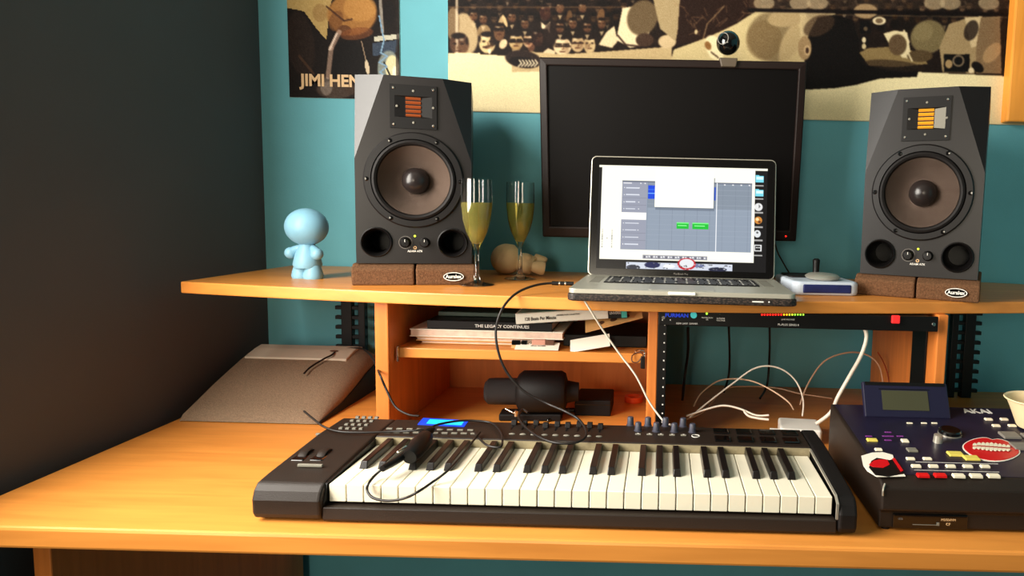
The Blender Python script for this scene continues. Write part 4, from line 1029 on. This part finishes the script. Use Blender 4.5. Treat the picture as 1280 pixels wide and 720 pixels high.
# keys
wm = MB(); wm.box(0, w1 - .0013, 0, Lk, kt - .0235, kt); wme = wm.build('white_key', 'ivory', root, bevel=.0009)
wme.location.x = .00045
for k in range(1, 29):
    o = wme.copy(); COL.objects.link(o); o.parent = root; o.location.x = .00045 + k * w1
bk = MB(); hwk = .0057
vs = [(-hwk, .052, kt + .0), (hwk, .052, kt), (hwk, Lk, kt), (-hwk, Lk, kt), (-hwk * .78, .0565, kt + .0098), (hwk * .78, .0565, kt + .0098), (hwk * .78, Lk, kt + .0115), (-hwk * .78, Lk, kt + .0115)]
bk.add(vs, [(0, 3, 2, 1), (4, 5, 6, 7), (0, 1, 5, 4), (1, 2, 6, 5), (2, 3, 7, 6), (3, 0, 4, 7)])
first = None
for octv in range(4):
    for q, off in ((1, -.0014), (2, .0014), (4, -.0018), (5, 0), (6, .0018)):
        x = (octv * 7 + q) * w1 + off
        if first is None:
            first = bk.build('black_key', 'ebony', root, bevel=.0009); o = first
        else:
            o = first.copy(); COL.objects.link(o); o.parent = root
        o.location.x = x
# pitch and mod wheels
for px in (382, 405):
    x, y = kl(px, 569, kt + .006)
    b = MB(); b.box(x - .0095, x + .0095, y - .024, y + .030, kt + .002, kt + .0086); b.build('wheel_well', 'blkg', root, bevel=.002)
    b = MB(); b.lathe([(.021, -.0058), (.022, -.004), (.022, .004), (.021, .0058)], 36, Matrix.Translation((x, y + .002, kt - .008)), axis='x'); b.build('wheel', 'brownblk', root)
for (px, py, w) in ((388, 584, .034), (420, 553, .010), (432, 561, .010), (400, 545, .012)):
    x, y = kl(px, py, kt + .006); b = MB(); b.box(x - w / 2, x + w / 2, y - .0022, y + .0022, kt + .0055 + .001, kt + .0105); b.build('button', 'grey', root, bevel=.001)
# keypad 4x4
ku, kv = kl(447, 522.5), kl(423, 536.5); ex = kl(471, 523)
for i in range(4):
    for j in range(4):
        t, s_ = i / 3, j / 3
        x = ku[0] + (ex[0] - ku[0]) * s_ ; y = ku[1] + (kv[1] - ku[1]) * t
        b = MB(); b.box(x - .0030, x + .0030, y - .0028, y + .0028, PZ, PZ + .0032, taper=(.0006, .0006)); b.build('keypad_button', 'grey', root)
# display
c0, c1, c2, c3 = kl(522, 531.5), kl(529, 523.6), kl(586, 526.6), kl(580, 534.2)
b = MB(); b.prism([(c0[0], c0[1]), (c3[0], c3[1]), (c2[0], c2[1]), (c1[0], c1[1])], PZ, PZ + .0018); dsp = b.build('display', 'lcd', root)
def mixp(u, v): return (c0[0] + (c3[0] - c0[0]) * u + (c1[0] - c0[0]) * v, c0[1] + (c3[1] - c0[1]) * u + (c1[1] - c0[1]) * v)
b = MB(); b.prism([mixp(.17, .14), mixp(.93, .14), mixp(.93, .8), mixp(.17, .8)], PZ + .0018, PZ + .0021); b.build('lit_window', 'lcdc', dsp)
# buttons by the display
for row, (py, n, xa_, xb_) in enumerate(((536.8, 9, 487, 588), (541.0, 10, 484, 592))):
    for k in range(n):
        x, y = kl(xa_ + (xb_ - xa_) * k / (n - 1), py + .02 * (k * (xb_ - xa_) / n)); b = MB(); b.box(x - .0048, x + .0048, y - .0016, y + .0016, PZ, PZ + .0025); b.build('button', 'grey', root, bevel=.0006)
# nine sliders
for k in range(9):
    px = 642 + k * 13.6; x, y = kl(px, 532.5 + .03 * k * 13)
    b = MB(); b.box(x - .0012, x + .0012, y - .020, y + .022, PZ + .0002, PZ + .0012); sl = b.build('slider', 'blkg', root)
    dy = [.006, .002, .008, -.004, .004, .0, .006, .003, -.002][k]
    b = MB(); b.prism([(y + dy - .006, PZ + .001), (y + dy - .003, PZ + .009), (y + dy + .003, PZ + .009), (y + dy + .006, PZ + .001)], x - .0042, x + .0042, 'x'); b.build('slider_cap', 'blkm', sl, bevel=.0008)
    x, y = kl(px - 2, 543 + .03 * k * 13); b = MB(); b.ball((x, y, PZ + .0006), (.0052, .0026, .0018), n=14); b.build('button', 'grey', root)
# eight knobs in two staggered rows
for k in range(4):
    for (px, py) in ((788 + 21.9 * k, 532 + .5 * k), (797.7 + 22.6 * k, 539 + .6 * k)):
        x, y = kl(px, py); b = MB(); b.lathe([(.0068, PZ + .0008), (.0068, PZ + .0014), (.0056, PZ + .002), (.0050, PZ + .0135), (.0042, PZ + .0148), (0, PZ + .015)], 24, Matrix.Translation((x, y, 0))); kn = b.build('knob', 'slate', root)
        b = MB(); b.box(x - .0004, x + .0004, y - .0052, y - .0046, PZ + .006, PZ + .0138); b.build('pointer_mark', 'greytxt', kn)
for k in range(5):
    x, y = kl(797.7 + 14.2 * k, 543.5 + .35 * k); b = MB(); b.box(x - .0045, x + .0045, y - .0022, y + .0022, PZ, PZ + .0022); b.build('button', 'grey', root, bevel=.0008)
    b = MB(); b.box(x - .0014, x + .0014, y - .0010, y + .0010, PZ + .0023, PZ + .0026); b.build('button_light', 'whitetxt', root)
x, y = kl(869.5, 545.5); b = MB(); b.ring([(.0066, PZ), (.0066, PZ + .0012), (.0054, PZ + .0012), (.0054, PZ)], 28, Matrix.Translation((x, y, 0))); b.build('ring_mark', 'whitetxt', root)
# eight pads
for i in range(2):
    for j in range(4):
        x, y = kl(903 + 28.5 * j - 2 * i, 549.5 + .8 * j - 9.5 * i)
        b = MB(); b.box(x - .0125, x + .0125, y - .0115, y + .0115, PZ - .0005, PZ + .0032); b.build('pad', 'blkg', root, bevel=.002)
# maker's lettering on the right end
x, y = kl(1062, 590, kt + .006)
# headphone adapter lying on the keys with its leads
def onk(px, py, h): return at(px, py, Z=DZ + h)
p = onk(513, 566, kt + .020)
r = thing('audio_adapter', 'black inline audio adapter lying across the left piano keys', 'adapter', T=Matrix.Translation((0, 0, 0)))
q = [onk(478, 586, kt + .018), onk(500, 573, kt + .019), onk(517, 560, kt + .021), onk(533, 546, kt + .025)]
b = MB(); b.tube(q[:3], lambda t: .0042 + .002 * t, 14); b.build('plug_barrel', 'blk', r)
b = MB(); b.tube([q[1] + Vector((.012, .002, .001)), q[2] + Vector((.006, .004, .002)), q[3]], lambda t: .0095 + .004 * math.sin(t * 3.1), 18); b.build('box_body', 'blk', r)
b = MB(); b.tube([q[3] + Vector((-.006, .0, .002)), q[3] + Vector((0, .012, .004)), q[3] + Vector((.001, .022, .004))], lambda t: .007 - .002 * t, 14); b.build('cable_boot', 'blk', r)
b = MB(); b.tube([onk(497, 565, kt + .024), onk(503, 561, kt + .025), onk(508, 558, kt + .026)], .0016, 8); b.build('metal_clip', 'steel', r)
def cable3(label, pts, rad, m, group=None):
    W = [onk(*p_) for p_ in pts]; r = thing('cable', label, 'cable', W[0], 0, group)
    b = MB(); b.tube([w - W[0] for w in W], rad, 10, samp=10); b.build('cord', m, r); return r
cable3('black lead looping down over the front of the left piano keys', [(482, 583, kt + .017), (470, 593, kt + .008), (461, 604, kt + .004), (459, 613, kt - .004), (466, 622, kt - .010), (484, 626, kt - .012), (505, 623, kt - .008), (522, 615, kt + .002), (540, 603, kt + .0045), (560, 588, kt + .014), (580, 566, kt + .015), (596, 545, PZ + .006), (600, 540, PZ + .006)], .0017, 'cable')
cable3('black lead from the left edge of the keyboard to the inline adapter', [(380, 514, PZ + .02), (392, 524, PZ + .014), (406, 534, PZ + .008), (425, 539.5, PZ + .006), (455, 540.5, PZ + .0055), (490, 539.5, PZ + .0055), (515, 538.5, PZ + .008), (530, 536, PZ + .010)], .0016, 'cable')
cable3('black lead curling past the blue display behind the keys', [(534, 536, PZ + .012), (550, 530, PZ + .010), (575, 526, PZ + .008), (596, 526, PZ + .006), (615, 529, PZ + .005), (626, 540, PZ + .005), (628, 553, PZ + .005), (624, 559, PZ + .003), (610, 557, PZ + .003), (600, 549, PZ + .004), (594, 541, PZ + .006)], .0017, 'cable')

# ================================================================== SAMPLER
sa, sb = at(1100, 666, Z=DZ), at(1278, 671, Z=DZ)
sr = 0.0
SW, SD = .335, .272; th0, th1 = .070, .0922
root = thing('drum_sampler', 'dark drum sampler with cream, red and yellow buttons at the right end of the desk', 'sampler', (sa.x, .837, DZ), sr)
sx, sy = sa.x, .837
def zt(y): return th0 + (th1 - th0) * max(0, y - .016) / (SD - .016)
b = MB(); b.prism([(.006, .003), (SD, .003), (SD, th1), (.016, th0), (.0, th0 - .010), (-.0015, .030), (.006, .026)], 0, SW, 'x'); b.build('case', 'brownblk', root, bevel=.0025)
for x in (.004, SW - .016):
    for y in (.014, SD - .02):
        b = MB(); b.lathe([(.006, 0), (.006, .004)], 16, Matrix.Translation((x + .008, y, 0))); b.build('foot', 'blk', root)
# top face panel
b = MB(); b.prism([(.020, zt(.020) - .001), (SD - .004, zt(SD - .004) - .001), (SD - .004, zt(SD - .004) + .0006), (.020, zt(.020) + .0006)], .006, SW - .006, 'x'); b.build('top_panel', 'navy', root)
slope = math.atan2(th1 - th0, SD - .016)
def sp(px, py):
    # ray hits the sloping top plane
    d = RM @ Vector(((px - CX) / F, -(py - CY) / F, -1)); m_ = math.tan(slope)
    # z = DZ+th0 + m(y - sy - .016)
    t = (DZ + th0 - m_ * (sy + .016) - EYE) / (d.z - m_ * d.y); q = d * t
    return q.x - sx, q.y - sy
def sbtn(name, px, py, w, d, m, h=.003, par=None):
    x, y = sp(px, py)
    T = Matrix.Translation((x, y, zt(y) + .0006)) @ Matrix.Rotation(slope, 4, 'X')
    b = MB(); b.box(-w / 2, w / 2, -d / 2, d / 2, 0, h, taper=(.0006, .0006)); return b.build(name, m, root, T=T, bevel=.0009)
for k in range(2): sbtn('button', 1153.5 + 21.5 * k, 596.5, .0165, .009, 'redb', .004)
for k in range(3): sbtn('button', 1198 + 21.8 * k, 597, .0165, .009, 'creamb', .004)
for k in range(5): sbtn('button', 1145 + 21.5 * k, 584.5 + .1 * k, .0135, .0070, 'creamb', .0035)
for k in range(2): sbtn('button', 1138 + 21 * k, 575, .0125, .0068, 'creamb')
sbtn('button', 1140, 564, .015, .012, 'grey'); sbtn('button', 1131, 552.5, .011, .010, 'creamb'); sbtn('button', 1090, 551.5, .016, .009, 'yellowb'); sbtn('button', 1098, 563.5, .011, .007, 'creamb')
sbtn('button', 1194, 569, .0215, .014, 'yellowb'); sbtn('button', 1214, 574, .0215, .014, 'yellowb')
for (px, py) in ((1086, 546), (1107, 546), (1110, 551), (1113, 546), (1125, 546), (1110, 541)): sbtn('button', px, py, .011, .004, 'purple', .001)
for (px, py) in ((1235.5, 525.5), (1255, 525.5), (1245, 533.5), (1265, 533.5)): sbtn('button', px, py, .0125, .0075, 'creamb')
for (px, py) in ((1262, 546), (1276, 560), (1290, 548), (1304, 562)): sbtn('pad', px, py, .027, .022, 'padg', .004)
for (px, py, w) in ((1196, 579.3, .115), (1196, 589.4, .115)): 
    sbtn('printed_line', px, py, w, .0008, 'whitetxt', .0004)
x, y = sp(1208.5, 514.5)
text('lettering', 'AKAI', .025, 'whitetxt', Matrix.Translation((x + .017, y, zt(y) + .0009)) @ Matrix.Rotation(slope, 4, 'X'), root, bold=.0004, sx=.85)
# data wheel and knob
x, y = sp(1187, 543)
T = Matrix.Translation((x, y, zt(y) + .0005)) @ Matrix.Rotation(slope, 4, 'X')
b = MB(); b.lathe([(.0165, 0), (.0165, .006), (.0145, .008), (0, .0075)], 40); dw = b.build('data_wheel', 'blkg', root, T=T)
b = MB(); b.ring([(.0172, 0), (.0172, .002), (.0162, .002), (.0162, 0)], 40); b.build('wheel_ring', 'silver', root, T=T)
x, y = sp(1172, 553); b = MB(); b.lathe([(.007, 0), (.0062, .012), (0, .0125)], 24); b.build('volume_knob', 'silver', root, T=Matrix.Translation((x, y, zt(y))) @ Matrix.Rotation(slope, 4, 'X'))
# tilted display flap
x0_, x1_ = at(1082, 520, Y=1.05).x - sx, at(1190, 520, Y=1.05).x - sx
yf = 1.052 - sy; zb = zt(yf) + .001
T = Matrix.Translation((x0_, yf, zb)) @ Matrix.Rotation(math.radians(-26), 4, 'X'); wd = x1_ - x0_
b = MB(); b.box(0, wd, 0, .009, 0, .058); fl_ = b.build('display_flap', mat('dark_navy_flap', (22, 20, 46), .45), root, T=T, bevel=.002)
b = MB(); b.box(.030, wd - .034, -.0008, 0, .012, .044); b.build('lcd', 'olive', fl_)
b = MB(); b.box(.026, wd - .030, -.0004, 0, .0455, .0468); b.box(.004, wd - .004, -.0006, 0.001, .052, .0575); b.build('flap_trim', 'blk', fl_)
for px in (1137, 1155, 1168): sbtn('button', px, 530, .010, .004, 'creamb', .002)
# front card panel
b = MB(); b.box(.018, .116, .0035, .0065, .004, .0235); fp_ = b.build('card_panel', 'blkg', root, bevel=.001)
b = MB(); b.box(.044, .078, .0028, .0036, .0095, .0102); b.box(.0755, .0785, .002, .0036, .0095, .0135); b.build('card_slot', 'grey', fp_)
text('lettering', 'MS/SD/MM', .0042, 'sand', FACE(.0905, .0030, .0172), fp_); text('lettering', 'CF', .0050, 'sand', FACE(.0905, .0030, .0112), fp_)
text('lettering', 'USB', .0036, 'greytxt', FACE(.0275, .0030, .0172), fp_)
b = MB(); b.tube([(.0012, -.0012, .050), (.0008, -.002, .058), (.004, .002, .0650)], .0012, 8); b.build('corner_edge', 'silver', root)

def sticker(root_label, name, outline, layers, m0='paper'):
    x, y = outline[0]
    r = thing(name, root_label, 'sticker', T=Matrix.Translation((sx, sy, DZ + .0008)))
    def sheet(pts, m, k, nm):
        q = [sp(*p_) for p_ in pts]
        n = len(q); vs = [(a, c_, zt(c_) + .0008 + k) for a, c_ in q] + [(a, c_, zt(c_) + k + .0002) for a, c_ in q]
        b = MB(); b.add(vs, [tuple(range(n)), tuple(range(n, 2 * n))[::-1]] + [(i, (i + 1) % n, n + (i + 1) % n, n + i) for i in range(n)]); return b.build(nm, m, r)
    sheet(outline, m0, 0, 'backing')
    for i, (pts, m, nm) in enumerate(layers): sheet(pts, m, .0006 * (min(i, 3) + 1), nm)
    return r
def ring_pts(cx, cy, rx, ry, n=36, pinch=0, ang=4):
    out = []
    for k in range(n):
        a = 2 * math.pi * k / n; x = rx * math.cos(a); y = ry * math.sin(a) * (1 - pinch * (abs(math.cos(a)) ** 3)) 
        if math.sin(a) < 0: y += ry * .16 * math.exp(-(x / (rx * .14)) ** 2)
        t = math.radians(ang); out.append((cx + x * math.cos(t) - y * math.sin(t), cy + x * math.sin(t) + y * math.cos(t)))
    return out
sticker('glossy red lips sticker with bared cream teeth, on the sampler beside the bowl', 'lips_sticker', ring_pts(1239, 563, 36.5, 15, pinch=.25, ang=6),
        [(ring_pts(1239, 563, 34.8, 13.9, pinch=.25, ang=6), 'redp', 'lips')] + [([(1239 + sx_ * 5.2 + a, 561.5 + .4 * sx_ + sy_ * c_) for a, c_ in ((-2.5, .9), (2.5, .9), (2.4, 4.2 - abs(sx_) * .35), (0, 5.6 - abs(sx_) * .35), (-2.4, 4.2 - abs(sx_) * .35))], 'creamb', 'tooth') for sx_ in range(-4, 5) for sy_ in (-1, 1)])
r = sticker('red and white emblem sticker at the left corner of the sampler', 'emblem_sticker', [(1076.5, 571), (1090, 567), (1104, 566.5), (1116, 570), (1118, 578), (1132, 597), (1096, 598), (1084, 590), (1079, 583)],
        [([(1089, 578), (1096, 574), (1112, 577), (1118, 575), (1130, 594), (1110, 598), (1094, 596), (1086, 586)], 'blk', 'dark_print'),
         ([(1092, 578), (1099, 576.5), (1109, 577), (1112, 583), (1104, 587), (1092, 586), (1086, 583)], 'redp', 'red_print'), ([(1115, 576), (1118, 575), (1129, 591), (1126, 592.5)], 'redp', 'red_stripe')])

# cream bowl at the picture's right edge
p = at(1284, 549, Z=DZ + .088)
r = thing('paper_bowl', 'cream paper bowl standing on the back corner of the sampler', 'bowl', (at(1293, 550, Y=1.02).x, 1.02, DZ + .0885), 0)
b = MB(); b.lathe([(0, 0), (.026, 0), (.028, .003), (.044, .044), (.047, .0455), (.048, .044), (.0465, .0425), (.0445, .043), (.0265, .004), (0, .003)], 48); b.build('wall', 'bowl', r)
b = MB(); b.lathe([(0, .016), (.030, .0162), (.0300, .0164), (0, .018)], 36); b.build('contents', 'broth', r)

# ================================================================== LIGHT
def area(name, loc, rot, sx_, sy_, power, col):
    l = bpy.data.lights.new(name, 'AREA'); l.shape = 'RECTANGLE'; l.size = sx_; l.size_y = sy_; l.energy = power; l.color = col
    o = bpy.data.objects.new(name, l); COL.objects.link(o); o.location = loc; o.rotation_euler = rot; return o
wy, wz = (WIN[0] + WIN[1]) / 2, (WIN[2] + WIN[3]) / 2
area('window_daylight', (XL - .02, wy, wz), (0, math.radians(-90), 0), WIN[3] - WIN[2] - .1, WIN[1] - WIN[0] - .1, 64, (1, .94, .84))
area('rear_fill_light', (-.62, -2.46, 1.35), (math.radians(90), 0, math.radians(-8)), 1.1, 1.0, 52, (1, .88, .68))  # unseen fill added behind the camera; this wall has no window
w = bpy.data.worlds.new('world'); bpy.context.scene.world = w; w.use_nodes = True
w.node_tree.nodes['Background'].inputs['Color'].default_value = (.75, .85, 1, 1); w.node_tree.nodes['Background'].inputs['Strength'].default_value = .6

# ================================================================== CAMERA
cd = bpy.data.cameras.new('camera'); cam = bpy.data.objects.new('camera', cd); COL.objects.link(cam)
cd.sensor_width = 36; cd.lens = F / 1280 * 36; cd.shift_x = -(CX - 640) / 1280; cd.shift_y = (CY - 360) / 1280
cd.clip_start = .02
cam.matrix_world = Matrix.Translation((0, 0, EYE)) @ RM.to_4x4()
sc = bpy.context.scene; sc.camera = cam
sc.view_settings.view_transform = 'Standard'; sc.view_settings.look = 'None'; sc.view_settings.gamma = 1
sc.view_settings.use_curve_mapping = False; sc.view_settings.exposure = 0.0
sc.cycles.use_denoising = True
